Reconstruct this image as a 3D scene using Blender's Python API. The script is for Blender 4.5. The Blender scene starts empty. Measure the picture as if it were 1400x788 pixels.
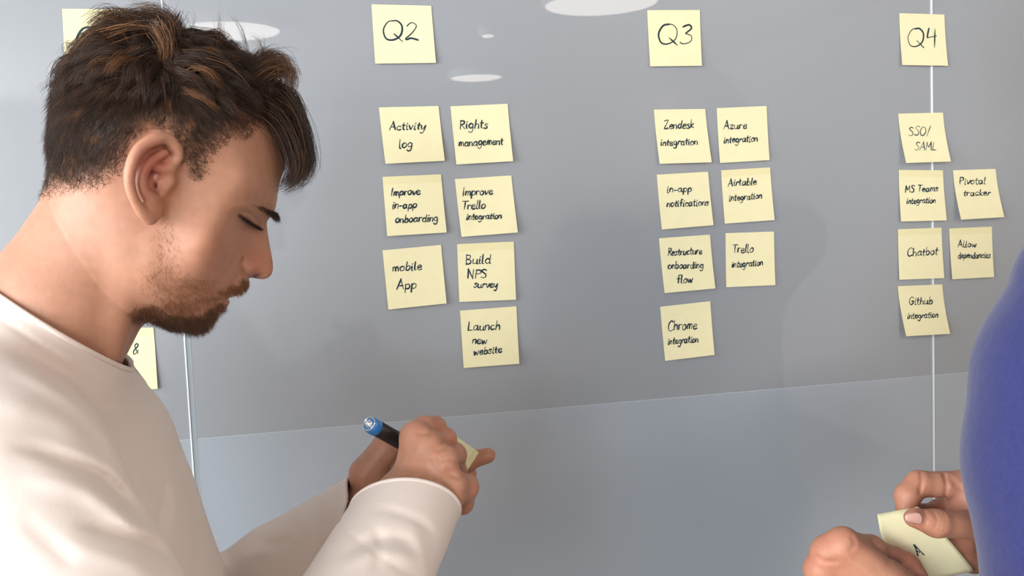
import bpy, bmesh, math, random
import numpy as np
from mathutils import Vector, Matrix

random.seed(7)
rng = np.random.default_rng(11)
scene = bpy.context.scene
COL = scene.collection

# ------------------------------------------------------------------ camera
FPX, CX, CY = 1300.0, 700.0, 394.0
YAW, PITCH, ROLL = math.radians(12.576), math.radians(-4.455), math.radians(-2.292)
CAM = np.array([0.0, -1.2482, 1.52])
_f = np.array([math.sin(YAW)*math.cos(PITCH), math.cos(YAW)*math.cos(PITCH), math.sin(PITCH)])
_r0 = np.array([math.cos(YAW), -math.sin(YAW), 0.0])
_u0 = np.cross(_r0, _f)
CR = math.cos(ROLL)*_r0 + math.sin(ROLL)*_u0
CU = math.cos(ROLL)*_u0 - math.sin(ROLL)*_r0
CF = _f
cam_data = bpy.data.cameras.new('camera')
cam_data.sensor_width = 36.0
cam_data.lens = 36.0*FPX/1400.0
cam_data.clip_start = 0.02
cam = bpy.data.objects.new('camera', cam_data)
COL.objects.link(cam)
cam.matrix_world = Matrix(((CR[0], CU[0], -CF[0], CAM[0]), (CR[1], CU[1], -CF[1], CAM[1]),
                           (CR[2], CU[2], -CF[2], CAM[2]), (0, 0, 0, 1)))
scene.camera = cam

# ------------------------------------------------------------------ view, world, lights
scene.view_settings.view_transform = 'Standard'
scene.view_settings.look = 'None'
scene.view_settings.gamma = 1.0
scene.view_settings.use_curve_mapping = False
scene.view_settings.exposure = 0.24
world = bpy.data.worlds.new('daylight')
scene.world = world
world.use_nodes = True
wb = world.node_tree.nodes['Background']
wb.inputs[0].default_value = (0.86, 0.93, 1.0, 1)
wb.inputs[1].default_value = 1.0

def area(name, loc, target, sx, sy, power, color):
    l = bpy.data.lights.new(name, 'AREA')
    l.shape = 'RECTANGLE'; l.size = sx; l.size_y = sy
    l.energy = power; l.color = color
    o = bpy.data.objects.new(name, l); COL.objects.link(o)
    o.location = loc
    o.rotation_euler = (Vector(target)-Vector(loc)).to_track_quat('-Z', 'Y').to_euler()
    return o
WINDOW_POWER, SIDE_POWER = 178.0, 315.0
area('window_daylight', (-2.72, -2.2, 1.75), (0.0, -2.2, 1.55), 3.2, 1.9, WINDOW_POWER, (0.95, 0.98, 1.0))
area('window_daylight', (-2.72, -6.2, 1.75), (0.0, -6.2, 1.55), 3.2, 1.9, SIDE_POWER, (0.95, 0.98, 1.0))
LAMP_STRENGTH = 7.0

# ------------------------------------------------------------------ helpers
def C2W(p):
    p = np.asarray(p, float)
    return CAM + p[..., 0:1]*CR + p[..., 1:2]*CU + p[..., 2:3]*CF
def CW(px, py, d):            # a point of the place: pixel direction at a distance, camera axes
    return np.array([(px-CX)/FPX*d, -(py-CY)/FPX*d, d])
def W(px, py, d):
    return C2W(CW(px, py, d))
def W2C(p):
    q = np.asarray(p, float)-CAM
    return np.stack([q@CR, q@CU, q@CF], -1)
def proj(q):                   # camera axes -> pixel
    return np.stack([CX+FPX*q[..., 0]/q[..., 2], CY-FPX*q[..., 1]/q[..., 2]], -1)
def on_wall(px, py, off=0.0):
    d = (px-CX)/FPX*CR-(py-CY)/FPX*CU+CF
    return CAM+d*((-off-CAM[1])/d[1])

def tag(o, label=None, cat=None, group=None, kind=None):
    for k, v in (('label', label), ('category', cat), ('group', group), ('kind', kind)):
        if v: o[k] = v
    return o
def empty(name, loc=(0, 0, 0)):
    o = bpy.data.objects.new(name, None); COL.objects.link(o)
    o.location = loc; o.empty_display_size = 0.05
    return o
def put(name, me, mat, parent=None, smooth=True):
    if mat is not None: me.materials.append(mat)
    if smooth:
        me.polygons.foreach_set('use_smooth', np.ones(len(me.polygons), dtype=bool))
    o = bpy.data.objects.new(name, me); COL.objects.link(o)
    if parent is not None:
        o.parent = parent
        o.matrix_parent_inverse = Matrix.Translation(-Vector(parent.location))
    return o
def np_mesh(name, V, Fq, col=None):
    """mesh from vertices and same-length faces"""
    V = np.ascontiguousarray(V, dtype=np.float32); Fq = np.ascontiguousarray(Fq, dtype=np.int32)
    me = bpy.data.meshes.new(name)
    k = Fq.shape[1]
    me.vertices.add(len(V)); me.vertices.foreach_set('co', V.ravel())
    me.loops.add(Fq.size); me.loops.foreach_set('vertex_index', Fq.ravel())
    me.polygons.add(len(Fq)); me.polygons.foreach_set('loop_start', np.arange(0, Fq.size, k, dtype=np.int32))
    me.update(calc_edges=True)
    me.validate()
    if col is not None:
        a = me.attributes.new('Col', 'FLOAT_COLOR', 'POINT')
        c = np.ones((len(V), 4), np.float32); c[:, :3] = col
        a.data.foreach_set('color', c.ravel())
    return me
def bm_mesh(name, bm):
    me = bpy.data.meshes.new(name); bm.to_mesh(me); bm.free(); return me
def box_bm(bm, lo, hi, bevel=0.0):
    r = bmesh.ops.create_cube(bm, size=1.0)
    for v in r['verts']:
        v.co = Vector([(lo[i]+hi[i])/2+v.co[i]*(hi[i]-lo[i]) for i in range(3)])
    if bevel:
        es = list({e for v in r['verts'] for e in v.link_edges})
        bmesh.ops.bevel(bm, geom=es, offset=bevel, segments=2, affect='EDGES')
def box(name, lo, hi, mat, parent=None, bevel=0.0):
    bm = bmesh.new(); box_bm(bm, lo, hi, bevel)
    return put(name, bm_mesh(name, bm), mat, parent, smooth=False)
def lathe(name, prof, mat, M, parent=None, seg=32):
    """prof: (radius, height) pairs round local z, placed with matrix M"""
    V = []; n = len(prof)
    for r, z in prof:
        for k in range(seg):
            t = 2*math.pi*k/seg
            V.append(M @ Vector((max(r, 1e-5)*math.cos(t), max(r, 1e-5)*math.sin(t), z)))
    Fq = [(i*seg+k, i*seg+(k+1) % seg, (i+1)*seg+(k+1) % seg, (i+1)*seg+k) for i in range(n-1) for k in range(seg)]
    return put(name, np_mesh(name, [tuple(v) for v in V], Fq), mat, parent)
def lin(r, g, b):
    f = lambda c: (c/255/12.92) if c/255 <= 0.04045 else ((c/255+0.055)/1.055)**2.4
    return (f(r), f(g), f(b), 1.0)
def material(name, color=None, rough=0.5, spec=0.5, attr=False, sss=0.0, bump=None, coat=0.0, metal=0.0, sheen=0.0, vary=None, emit=None):
    m = bpy.data.materials.new(name); m.use_nodes = True
    nt = m.node_tree; p = nt.nodes['Principled BSDF']
    p.inputs['Roughness'].default_value = rough
    p.inputs['Specular IOR Level'].default_value = spec
    p.inputs['Metallic'].default_value = metal
    p.inputs['Coat Weight'].default_value = coat
    p.inputs['Coat Roughness'].default_value = 0.03
    p.inputs['Sheen Weight'].default_value = sheen
    tc = nt.nodes.new('ShaderNodeTexCoord')
    src = None
    if attr:
        a = nt.nodes.new('ShaderNodeAttribute'); a.attribute_name = 'Col'; src = a.outputs['Color']
    elif color is not None:
        p.inputs['Base Color'].default_value = color
    if vary:                     # (noise scale, how much): slight unevenness of the thing's own colour
        n = nt.nodes.new('ShaderNodeTexNoise'); n.inputs['Scale'].default_value = vary[0]; n.inputs['Detail'].default_value = 4
        nt.links.new(tc.outputs['Object'], n.inputs['Vector'])
        mr = nt.nodes.new('ShaderNodeMapRange'); mr.inputs[1].default_value = 0.3; mr.inputs[2].default_value = 0.7
        mr.inputs[3].default_value = 1-vary[1]; mr.inputs[4].default_value = 1+vary[1]
        nt.links.new(n.outputs['Fac'], mr.inputs[0])
        mx = nt.nodes.new('ShaderNodeVectorMath'); mx.operation = 'SCALE'
        if src is not None: nt.links.new(src, mx.inputs[0])
        else: mx.inputs[0].default_value = color[:3]
        nt.links.new(mr.outputs[0], mx.inputs['Scale']); src = mx.outputs[0]
    if src is not None: nt.links.new(src, p.inputs['Base Color'])
    if sss:
        p.inputs['Subsurface Weight'].default_value = sss
        p.inputs['Subsurface Radius'].default_value = (1.0, 0.35, 0.2)
        p.inputs['Subsurface Scale'].default_value = 0.006
    if bump:                     # list of (kind, scale, strength, distance)
        prev = None
        for kind, sc, st, di in bump:
            if kind == 'noise':
                n = nt.nodes.new('ShaderNodeTexNoise'); n.inputs['Detail'].default_value = 5
            else:
                n = nt.nodes.new('ShaderNodeTexVoronoi')
            n.inputs['Scale'].default_value = sc
            nt.links.new(tc.outputs['Object'], n.inputs['Vector'])
            b = nt.nodes.new('ShaderNodeBump'); b.inputs['Strength'].default_value = st; b.inputs['Distance'].default_value = di
            nt.links.new(n.outputs[0], b.inputs['Height'])
            if prev: nt.links.new(prev, b.inputs['Normal'])
            prev = b.outputs[0]
        nt.links.new(prev, p.inputs['Normal'])
    if emit:
        p.inputs['Emission Color'].default_value = emit[:4]; p.inputs['Emission Strength'].default_value = emit[4]
    return m

# ------------------------------------------------------------------ materials
def glass_panel_material(name, col, glow):
    """back-painted frosted glass: a soft body, a blurred lower reflection and a clear polished face"""
    m = material(name, col, rough=0.38, spec=0.5, coat=1.0, vary=(1.1, 0.015))
    nt = m.node_tree; p = nt.nodes['Principled BSDF']
    p.inputs['Coat Roughness'].default_value = 0.015
    p.inputs['Coat IOR'].default_value = 1.5
    return m
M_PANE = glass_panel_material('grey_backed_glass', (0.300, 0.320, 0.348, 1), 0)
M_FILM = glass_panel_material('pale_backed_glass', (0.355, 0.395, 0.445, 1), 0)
M_EDGE = material('polished_glass_edge', (0.82, 0.86, 0.88, 1), rough=0.12, coat=1.0)
M_LINE = material('pale_film_edge', (0.50, 0.53, 0.56, 1), rough=0.3)
M_SEAL = material('grey_joint_seal', (0.30, 0.34, 0.38, 1), rough=0.25)
M_NOTE = material('pale_yellow_paper', lin(238, 230, 188), rough=0.75, spec=0.2, vary=(60, 0.015))
M_STRIP = material('pale_yellow_paper_gummed', lin(233, 224, 177), rough=0.7, spec=0.2)
M_INK = material('dark_teal_ink', lin(34, 58, 68), rough=0.55, spec=0.3)
M_SKIN = material('skin', attr=True, rough=0.48, spec=0.4, sss=0.12, vary=(130, 0.06), bump=[('noise', 420, 0.16, 0.0006), ('noise', 110, 0.2, 0.0012)])
M_HAIR = material('brown_hair', attr=True, rough=0.45, spec=0.35)
M_SHIRT = material('cream_jersey', lin(239, 226, 219), rough=0.85, spec=0.2, sheen=0.15, vary=(9, 0.015), bump=[('noise', 900, 0.12, 0.0006), ('noise', 60, 0.12, 0.002)])
M_BLUE = material('blue_jersey', lin(47, 51, 102), rough=0.85, spec=0.2, sheen=0.25, vary=(260, 0.10), bump=[('noise', 700, 0.2, 0.0008), ('noise', 26, 0.25, 0.006)])
M_DENIM = material('dark_denim', lin(48, 54, 70), rough=0.85, spec=0.2, bump=[('noise', 600, 0.2, 0.001)])
M_SHOE = material('white_leather', lin(215, 212, 205), rough=0.5)
M_BLACK = material('black_plastic', lin(26, 26, 28), rough=0.35, coat=0.2)
M_BLUEPL = material('blue_plastic', lin(40, 120, 190), rough=0.25, coat=0.5)
M_SILVER = material('silver_metal', lin(225, 230, 235), rough=0.2, metal=0.8)
M_WALL = material('white_paint', lin(225, 222, 216), rough=0.8, bump=[('noise', 300, 0.05, 0.001)])
M_PALEWALL = material('pale_grey_paint', lin(196, 193, 188), rough=0.8, bump=[('noise', 300, 0.05, 0.001)])
M_DARKWALL = material('warm_grey_paint', lin(165, 156, 146), rough=0.8, bump=[('noise', 300, 0.05, 0.001)])
M_CEIL = material('white_ceiling', lin(172, 171, 168), rough=0.9, bump=[('noise', 200, 0.05, 0.001)])
M_FLOOR = material('brown_carpet', lin(120, 104, 90), rough=0.95, vary=(300, 0.15), bump=[('noise', 500, 0.4, 0.003)])
M_FRAME = material('grey_aluminium', lin(150, 152, 155), rough=0.4, metal=0.6)
M_LAMP = material('lit_lamp_diffuser', (1, 1, 1, 1), rough=0.6, emit=(1.0, 0.93, 0.84, 1.0, LAMP_STRENGTH))
M_NAIL = material('fingernail', lin(208, 160, 144), rough=0.28, spec=0.5, sss=0.1)

# ------------------------------------------------------------------ the room
H = 2.70
ST = dict(kind='structure')
tag(box('floor', (-2.8, -9.2, -0.1), (3.5, 0.12, 0.0), M_FLOOR), 'brown carpet floor', **ST)
tag(box('ceiling', (-2.8, -9.2, H), (3.5, 0.12, H+0.1), M_CEIL), 'white ceiling', **ST)
tag(box('wall_back', (-2.8, -9.3, 0), (3.5, -9.2, H), M_PALEWALL), 'pale grey rear wall', **ST)
tag(box('wall_right', (3.5, -9.3, 0), (3.6, 0.12, H), M_DARKWALL), 'warm grey right wall', **ST)
# left wall with two long window openings
bm = bmesh.new()
for lo, hi in (((-2.8, -9.2, 0), (-2.68, 0.12, 0.75)), ((-2.8, -9.2, 2.65), (-2.68, 0.12, H)),
               ((-2.8, -0.55, 0.75), (-2.68, 0.12, 2.65)), ((-2.8, -4.6, 0.75), (-2.68, -3.85, 2.65)), ((-2.8, -9.2, 0.75), (-2.68, -7.85, 2.65))):
    box_bm(bm, lo, hi)
tag(put('wall_left', bm_mesh('wall_left', bm), M_WALL, smooth=False), 'white left wall with two window openings', **ST)
for n, (ya, yb) in enumerate(((-3.85, -0.55), (-7.85, -4.6))):
    bm = bmesh.new()
    for lo, hi in (((-2.70, ya, 0.75), (-2.64, yb, 0.80)), ((-2.70, ya, 2.60), (-2.64, yb, 2.65)), ((-2.70, ya, 0.8), (-2.64, ya+0.05, 2.6)),
                   ((-2.70, yb-0.05, 0.8), (-2.64, yb, 2.6)), ((-2.70, (ya+yb)/2-0.025, 0.8), (-2.64, (ya+yb)/2+0.025, 2.6))):
        box_bm(bm, lo, hi, 0.004)
    tag(put('window_%d' % (n+4), bm_mesh('window', bm), M_FRAME, smooth=False), 'aluminium framed window in the left wall', **ST)

# glass wall: joints located from the photograph's two seams
xa = on_wall(258, 500)[0]; xb = on_wall(1274.5, 330)[0]
lvl = (on_wall(280, 597)[2]+on_wall(900, 546)[2]+on_wall(1325, 510)[2])/3
XL, XR = -2.68, 3.5
for n, (x0, x1) in enumerate(((XL, xa-0.004), (xa+0.004, xb-0.0035), (xb+0.0035, XR))):
    r = tag(empty('window_%d' % (n+1), ((x0+x1)/2, 0, 0)), 'grey backed glass panel of the writing wall', **ST)
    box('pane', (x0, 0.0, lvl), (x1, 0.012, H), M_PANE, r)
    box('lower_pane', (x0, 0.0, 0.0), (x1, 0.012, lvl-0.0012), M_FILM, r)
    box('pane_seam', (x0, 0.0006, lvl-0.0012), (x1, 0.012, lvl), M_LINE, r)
for n, x in enumerate((xa, xb)):
    r = tag(empty('trim_%d' % (n+1), (x, 0, 0)), 'clear vertical joint between two glass panels', **ST)
    if n == 0:
        box('joint_edge', (x-0.004, -0.0004, 0), (x-0.0022, 0.012, H), M_EDGE, r)
        box('joint_seal', (x-0.0022, 0.0004, 0), (x+0.003, 0.012, H), M_SEAL, r)
        box('joint_edge', (x+0.003, -0.0002, 0), (x+0.004, 0.012, H), M_FILM, r)
    else:
        box('joint_seal', (x-0.0035, 0.0004, 0), (x-0.0002, 0.012, H), M_FILM, r)
        box('joint_edge', (x-0.0002, -0.0004, 0), (x+0.0024, 0.012, H), M_EDGE, r)
        box('joint_seal', (x+0.0024, 0.0004, 0), (x+0.0035, 0.012, H), M_SEAL, r)
box_back = tag(box('wall_front', (XL, 0.0125, 0), (XR, 0.12, H), M_WALL), 'solid wall behind the glass panels', **ST)

# round ceiling lamps that show as reflections in the glass
def ceiling_lamp(px, py, rad, label):
    d = (px-CX)/FPX*CR-(py-CY)/FPX*CU+CF
    t0 = (0-CAM[1])/d[1]
    t = (H-0.07-CAM[2])/d[2]
    p = CAM+d*t; x, y = p[0], -p[1]
    r = tag(empty('ceiling_lamp', (x, y, H)), label, 'lamp', 'round ceiling lamps')
    Mx = Matrix.Translation((x, y, H))
    lathe('lamp_body', [(0.0, -0.001), (rad, -0.001), (rad, -0.055), (rad-0.012, -0.066), (rad-0.02, -0.06)], M_WALL, Mx, r, 48)
    lathe('diffuser', [(rad-0.02, -0.06), (rad*0.7, -0.07), (0.0, -0.072)], M_LAMP, Mx, r, 48)
ceiling_lamp(822, 8, 0.325, 'large round white ceiling lamp reflected at the top of the glass between Q2 and Q3')
ceiling_lamp(312, 45, 0.31, 'round white ceiling lamp reflected in the glass behind the hair of the man')
ceiling_lamp(651, 108, 0.23, 'round white ceiling lamp reflected in the glass above the Rights management note')
def added_fill_lamp(x, y, rad, watts, label):  # unseen lamp, added with a fixture to fill the man's chest with light
    r = tag(empty('ceiling_lamp', (x, y, H)), label, 'lamp', 'round ceiling lamps')
    Mx = Matrix.Translation((x, y, H))
    lathe('lamp_body', [(0.0, -0.001), (rad, -0.001), (rad, -0.055), (rad-0.012, -0.066), (rad-0.02, -0.06)], M_WALL, Mx, r, 48)
    lathe('diffuser', [(rad-0.02, -0.06), (rad*0.7, -0.07), (0.0, -0.072)], M_LAMP, Mx, r, 48)
    l = bpy.data.lights.new('fill_light', 'AREA'); l.shape = 'DISK'; l.size = rad*1.9; l.energy = watts; l.color = (1.0, 0.84, 0.68)
    o = bpy.data.objects.new('fill_light', l); COL.objects.link(o); o.parent = r; o.location = (0, 0, -0.08)
added_fill_lamp(1.9, -2.3, 0.325, 24.0, 'added unseen round white fill lamp on the ceiling nearest the glass wall, above the space between the two people')
ceiling_lamp(667, 50, 0.055, 'tiny round white ceiling lamp reflected in the glass right of the Q2 note')

# ------------------------------------------------------------------ handwriting
G = {
'a': (.58, [[(.44,.5),(.22,.55),(.06,.3),(.15,.02),(.35,.12),(.44,.52),(.43,.1),(.54,.02)]]),
'b': (.52, [[(.08,1),(.07,.05),(.1,.35),(.28,.53),(.43,.3),(.3,.02),(.08,.05)]]),
'c': (.48, [[(.4,.45),(.22,.55),(.06,.3),(.18,.02),(.42,.1)]]),
'd': (.56, [[(.42,.45),(.2,.52),(.06,.25),(.2,.0),(.4,.15),(.45,1.0),(.44,.1),(.52,0)]]),
'e': (.5, [[(.08,.26),(.4,.34),(.3,.54),(.1,.42),(.08,.12),(.25,0),(.46,.1)]]),
'f': (.42, [[(.42,.92),(.28,1),(.2,.8),(.18,0)],[(.02,.5),(.38,.52)]]),
'g': (.54, [[(.42,.46),(.22,.55),(.06,.3),(.2,.05),(.4,.2),(.44,.5),(.42,-.2),(.25,-.42),(.04,-.3)]]),
'h': (.52, [[(.08,1),(.07,0),(.1,.35),(.28,.53),(.4,.35),(.42,0)]]),
'i': (.27, [[(.1,.52),(.1,.05),(.2,0)],[(.11,.74),(.15,.79)]]),
'k': (.48, [[(.08,1),(.07,0)],[(.4,.5),(.1,.22),(.42,0)]]),
'l': (.27, [[(.1,1),(.08,.1),(.22,0)]]),
'm': (.66, [[(.06,.52),(.06,0),(.1,.4),(.22,.54),(.3,.38),(.3,0),(.34,.4),(.46,.54),(.54,.38),(.56,0)]]),
'n': (.5, [[(.06,.52),(.06,0),(.1,.38),(.26,.54),(.38,.38),(.4,0)]]),
'o': (.52, [[(.25,.54),(.07,.35),(.1,.08),(.27,0),(.44,.2),(.4,.46),(.24,.54)]]),
'p': (.5, [[(.08,.52),(.06,-.42),(.08,.3),(.26,.54),(.42,.34),(.32,.04),(.08,.06)]]),
'r': (.4, [[(.07,.52),(.07,0),(.1,.34),(.22,.52),(.36,.48)]]),
's': (.42, [[(.34,.48),(.18,.55),(.08,.42),(.28,.25),(.32,.08),(.15,0),(.03,.06)]]),
't': (.38, [[(.18,.85),(.16,.1),(.3,0)],[(.02,.55),(.36,.57)]]),
'u': (.54, [[(.07,.52),(.08,.1),(.22,0),(.38,.15),(.42,.52),(.42,.06),(.52,0)]]),
'v': (.44, [[(.05,.52),(.2,0),(.4,.52)]]),
'w': (.62, [[(.05,.52),(.15,.02),(.28,.42),(.42,.02),(.56,.54)]]),
'y': (.5, [[(.06,.52),(.1,.15),(.24,.1),(.4,.5)],[(.44,.54),(.36,-.1),(.2,-.42),(.04,-.36)]]),
'z': (.46, [[(.06,.52),(.38,.52),(.08,.02),(.42,.02)]]),
'A': (.64, [[(.02,0),(.29,.97),(.31,.97),(.56,0)],[(.12,.36),(.5,.38)]]),
'B': (.58, [[(.08,1),(.08,0)],[(.06,1),(.4,.9),(.36,.62),(.1,.52),(.45,.4),(.42,.08),(.06,0)]]),
'C': (.62, [[(.55,.85),(.35,1),(.1,.75),(.06,.3),(.25,0),(.58,.12)]]),
'G': (.66, [[(.55,.85),(.32,1),(.08,.65),(.1,.2),(.32,0),(.52,.2),(.54,.45),(.34,.42)]]),
'I': (.26, [[(.1,1),(.08,0)]]),
'J': (.58, [[(.06,.93),(.3,.98),(.5,1),(.3,.5),(.1,.04),(.3,.0),(.52,.06)]]),
'L': (.5, [[(.1,1),(.07,.08),(.12,.02),(.46,.03)]]),
'M': (.7, [[(.05,0),(.1,.98),(.12,.98),(.32,.4),(.54,.98),(.56,.98),(.62,0)]]),
'N': (.6, [[(.06,0),(.08,.98),(.1,.98),(.44,.02),(.46,.02),(.5,1)]]),
'O': (.66, [[(.3,1),(.06,.6),(.12,.1),(.34,0),(.58,.4),(.5,.9),(.28,1)]]),
'P': (.52, [[(.08,0),(.08,1)],[(.06,.98),(.42,.92),(.44,.6),(.1,.48)]]),
'Q': (1.05, [[(.52,1),(.22,.92),(.04,.5),(.2,.05),(.55,0),(.85,.25),(.88,.7),(.65,.98),(.4,.97)],[(.55,.3),(.95,-.08)]]),
'R': (.56, [[(.08,0),(.1,1)],[(.06,.96),(.42,.92),(.4,.6),(.14,.5),(.16,.48),(.52,0)]]),
'S': (.54, [[(.46,.88),(.25,1),(.08,.8),(.4,.4),(.38,.08),(.18,0),(.02,.12)]]),
'T': (.58, [[(.02,1),(.6,.98)],[(.3,.98),(.28,0)]]),
'1': (.4, [[(.05,.7),(.25,1),(.25,0)]]),
'2': (.66, [[(.05,.8),(.25,1),(.48,.82),(.32,.42),(.05,.08),(.12,.02),(.28,.1),(.62,.0)]]),
'3': (.6, [[(.08,.9),(.35,1),(.48,.82),(.24,.56),(.26,.54),(.52,.4),(.5,.12),(.2,0),(.02,.08)]]),
'4': (.62, [[(.12,.92),(.06,.45),(.14,.42),(.56,.5)],[(.46,.85),(.5,-.12)]]),
'/': (.36, [[(.32,1.05),(.05,-.1)]]),
'-': (.42, [[(.05,.3),(.36,.32)]]),
'&': (.6, [[(.52,.05),(.12,.75),(.25,1),(.4,.8),(.08,.3),(.15,0),(.35,.1),(.52,.4)]]),
' ': (.35, []),
}
def smooth_line(pts, n=6, closed=False):
    P = [np.array(p, float) for p in pts]
    if len(P) < 3 and not closed:
        return [P[0]+(P[1]-P[0])*t for t in np.linspace(0, 1, 4)]
    out = []; m = len(P)
    for i in range(m if closed else m-1):
        if closed: p0, p1, p2, p3 = P[i-1], P[i], P[(i+1) % m], P[(i+2) % m]
        else: p0, p1, p2, p3 = P[max(i-1, 0)], P[i], P[i+1], P[min(i+2, m-1)]
        for k in range(n):
            t = k/n
            out.append(0.5*((2*p1)+(-p0+p2)*t+(2*p0-5*p1+4*p2-p3)*t*t+(-p0+3*p1-3*p2+p3)*t**3))
    if not closed: out.append(P[-1])
    return out
def write_line(text, x0, y0, x1, y1, cap):
    """pixel polylines of one handwritten line along a baseline"""
    adv = sum(G[c][0] for c in text); sx = math.hypot(x1-x0, y1-y0)/adv
    dx, dy = (x1-x0), (y1-y0); L = math.hypot(dx, dy); ux, uy = dx/L, dy/L
    out = []; cur = 0.0
    for c in text:
        w, strokes = G[c]
        jy = random.uniform(-.05, .05); js = random.uniform(.93, 1.07); sl = random.uniform(-.02, .1)
        for s in strokes:
            pl = []
            for p in smooth_line(s):
                a = (cur+p[0]+sl*p[1])*sx; b = (p[1]*js+jy)*cap
                pl.append((x0+a*ux+b*uy*0.0+b*0.06, y0+a*uy-b))
            out.append(pl)
        cur += w
    return out

class NoteSurface:
    """a square of paper stuck along its top edge, the lower edge lifting off the glass"""
    def __init__(self, c, lift):
        self.lift = lift
        self.T0, self.T1 = on_wall(*c[0], 0.0008), on_wall(*c[1], 0.0008)
        self.B1, self.B0 = on_wall(*c[2], 0.0008+lift[1]), on_wall(*c[3], 0.0008+lift[0])
    def at(self, u, v, off=0.0):
        u = np.asarray(u, float)[..., None]; v = np.asarray(v, float)[..., None]
        top = self.T0*(1-u)+self.T1*u; bot = self.B0*(1-u)+self.B1*u
        p = top*(1-v)+bot*v
        l = (self.lift[0]*(1-u)+self.lift[1]*u)*np.clip((v-0.16)/0.84, 0, 1)**1.6
        p[..., 1:2] = -0.0008-l-off
        return p
    def uv(self, px, py):
        u, v = 0.5, 0.5
        for _ in range(12):
            f = lambda a, b: proj(W2C(self.at(a, b)))
            p = f(u, v); du = (f(u+1e-3, v)-p)/1e-3; dv = (f(u, v+1e-3)-p)/1e-3
            s = np.linalg.solve(np.array([du, dv]).T, np.array([px, py])-p)
            u += s[0]; v += s[1]
        return u, v
def ribbon(lines, width, at):
    """flat pen strokes: lines in surface uv (metres), at(u, v) gives the point"""
    V, Fq = [], []
    for pl in lines:
        pl = np.array(pl); n = len(pl)
        t = np.gradient(pl, axis=0); t /= np.linalg.norm(t, axis=1)[:, None]+1e-9
        nn = np.stack([-t[:, 1], t[:, 0]], -1)
        w = width*0.5*(0.85+0.3*np.sin(np.linspace(0, 5, n)+random.random()*6))
        pl = pl.copy(); pl[0] -= t[0]*width*.35; pl[-1] += t[-1]*width*.35
        w[0] *= .6; w[-1] *= .6
        b = len(V)
        for i in range(n):
            V += [pl[i]+nn[i]*w[i], pl[i]-nn[i]*w[i]]
        Fq += [(b+2*i, b+2*i+1, b+2*i+3, b+2*i+2) for i in range(n-1)]
    V = np.array(V)
    return at(V[:, 0], V[:, 1]), np.array(Fq)
NOTE_MM = 0.076
def sticky_note(c, lines, label, group, lift, strip=False, pen=0.0016):
    s = NoteSurface(c, lift)
    root = tag(empty('sticky_note', tuple((s.T0+s.T1)/2)), label, 'sticky note', group)
    N = 14
    uu, vv = np.meshgrid(np.linspace(0, 1, N+1), np.linspace(0, 1, N+1), indexing='xy')
    F0 = s.at(uu.ravel(), vv.ravel(), 0.0003); F1 = s.at(uu.ravel(), vv.ravel(), 0.0)
    K = (N+1)**2; V = np.concatenate([F0, F1]); q = []
    I = lambda i, j: j*(N+1)+i
    for j in range(N):
        for i in range(N):
            a = (I(i, j), I(i+1, j), I(i+1, j+1), I(i, j+1))
            q.append(a[::-1]); q.append(tuple(K+k for k in a))
    nb = len(V); E = []
    for i in range(N):
        for a, b in ((I(i, 0), I(i+1, 0)), (I(i+1, N), I(i, N)), (I(0, i+1), I(0, i)), (I(N, i), I(N, i+1))):
            q.append(tuple(nb+len(E)+k for k in range(4))); E += [V[a], V[b], V[K+b], V[K+a]]
    V = np.concatenate([V, E])
    put('paper', np_mesh('paper', V, q), M_NOTE, root)
    if strip:
        V = s.at(np.tile([0.004, 0.996], 2), np.array([0.004, 0.004, 0.13, 0.13]), 0.00045)
        put('gummed_strip', np_mesh('gummed_strip', V, [(0, 2, 3, 1)]), M_STRIP, root)
    uvl = []
    for ln in lines:
        for pl in write_line(*ln):
            uvl.append([s.uv(*p) for p in pl])
    V, Fq = ribbon([np.array(l)*NOTE_MM for l in uvl], pen, lambda a, b: s.at(a/NOTE_MM, b/NOTE_MM, 0.0005))
    put('handwriting', np_mesh('handwriting', V, Fq), M_INK, root, smooth=False)
    return root
A1, A2, A3, A4 = 'notes of the first column', 'notes of the Q2 column', 'notes of the Q3 column', 'notes of the Q4 column'
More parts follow.
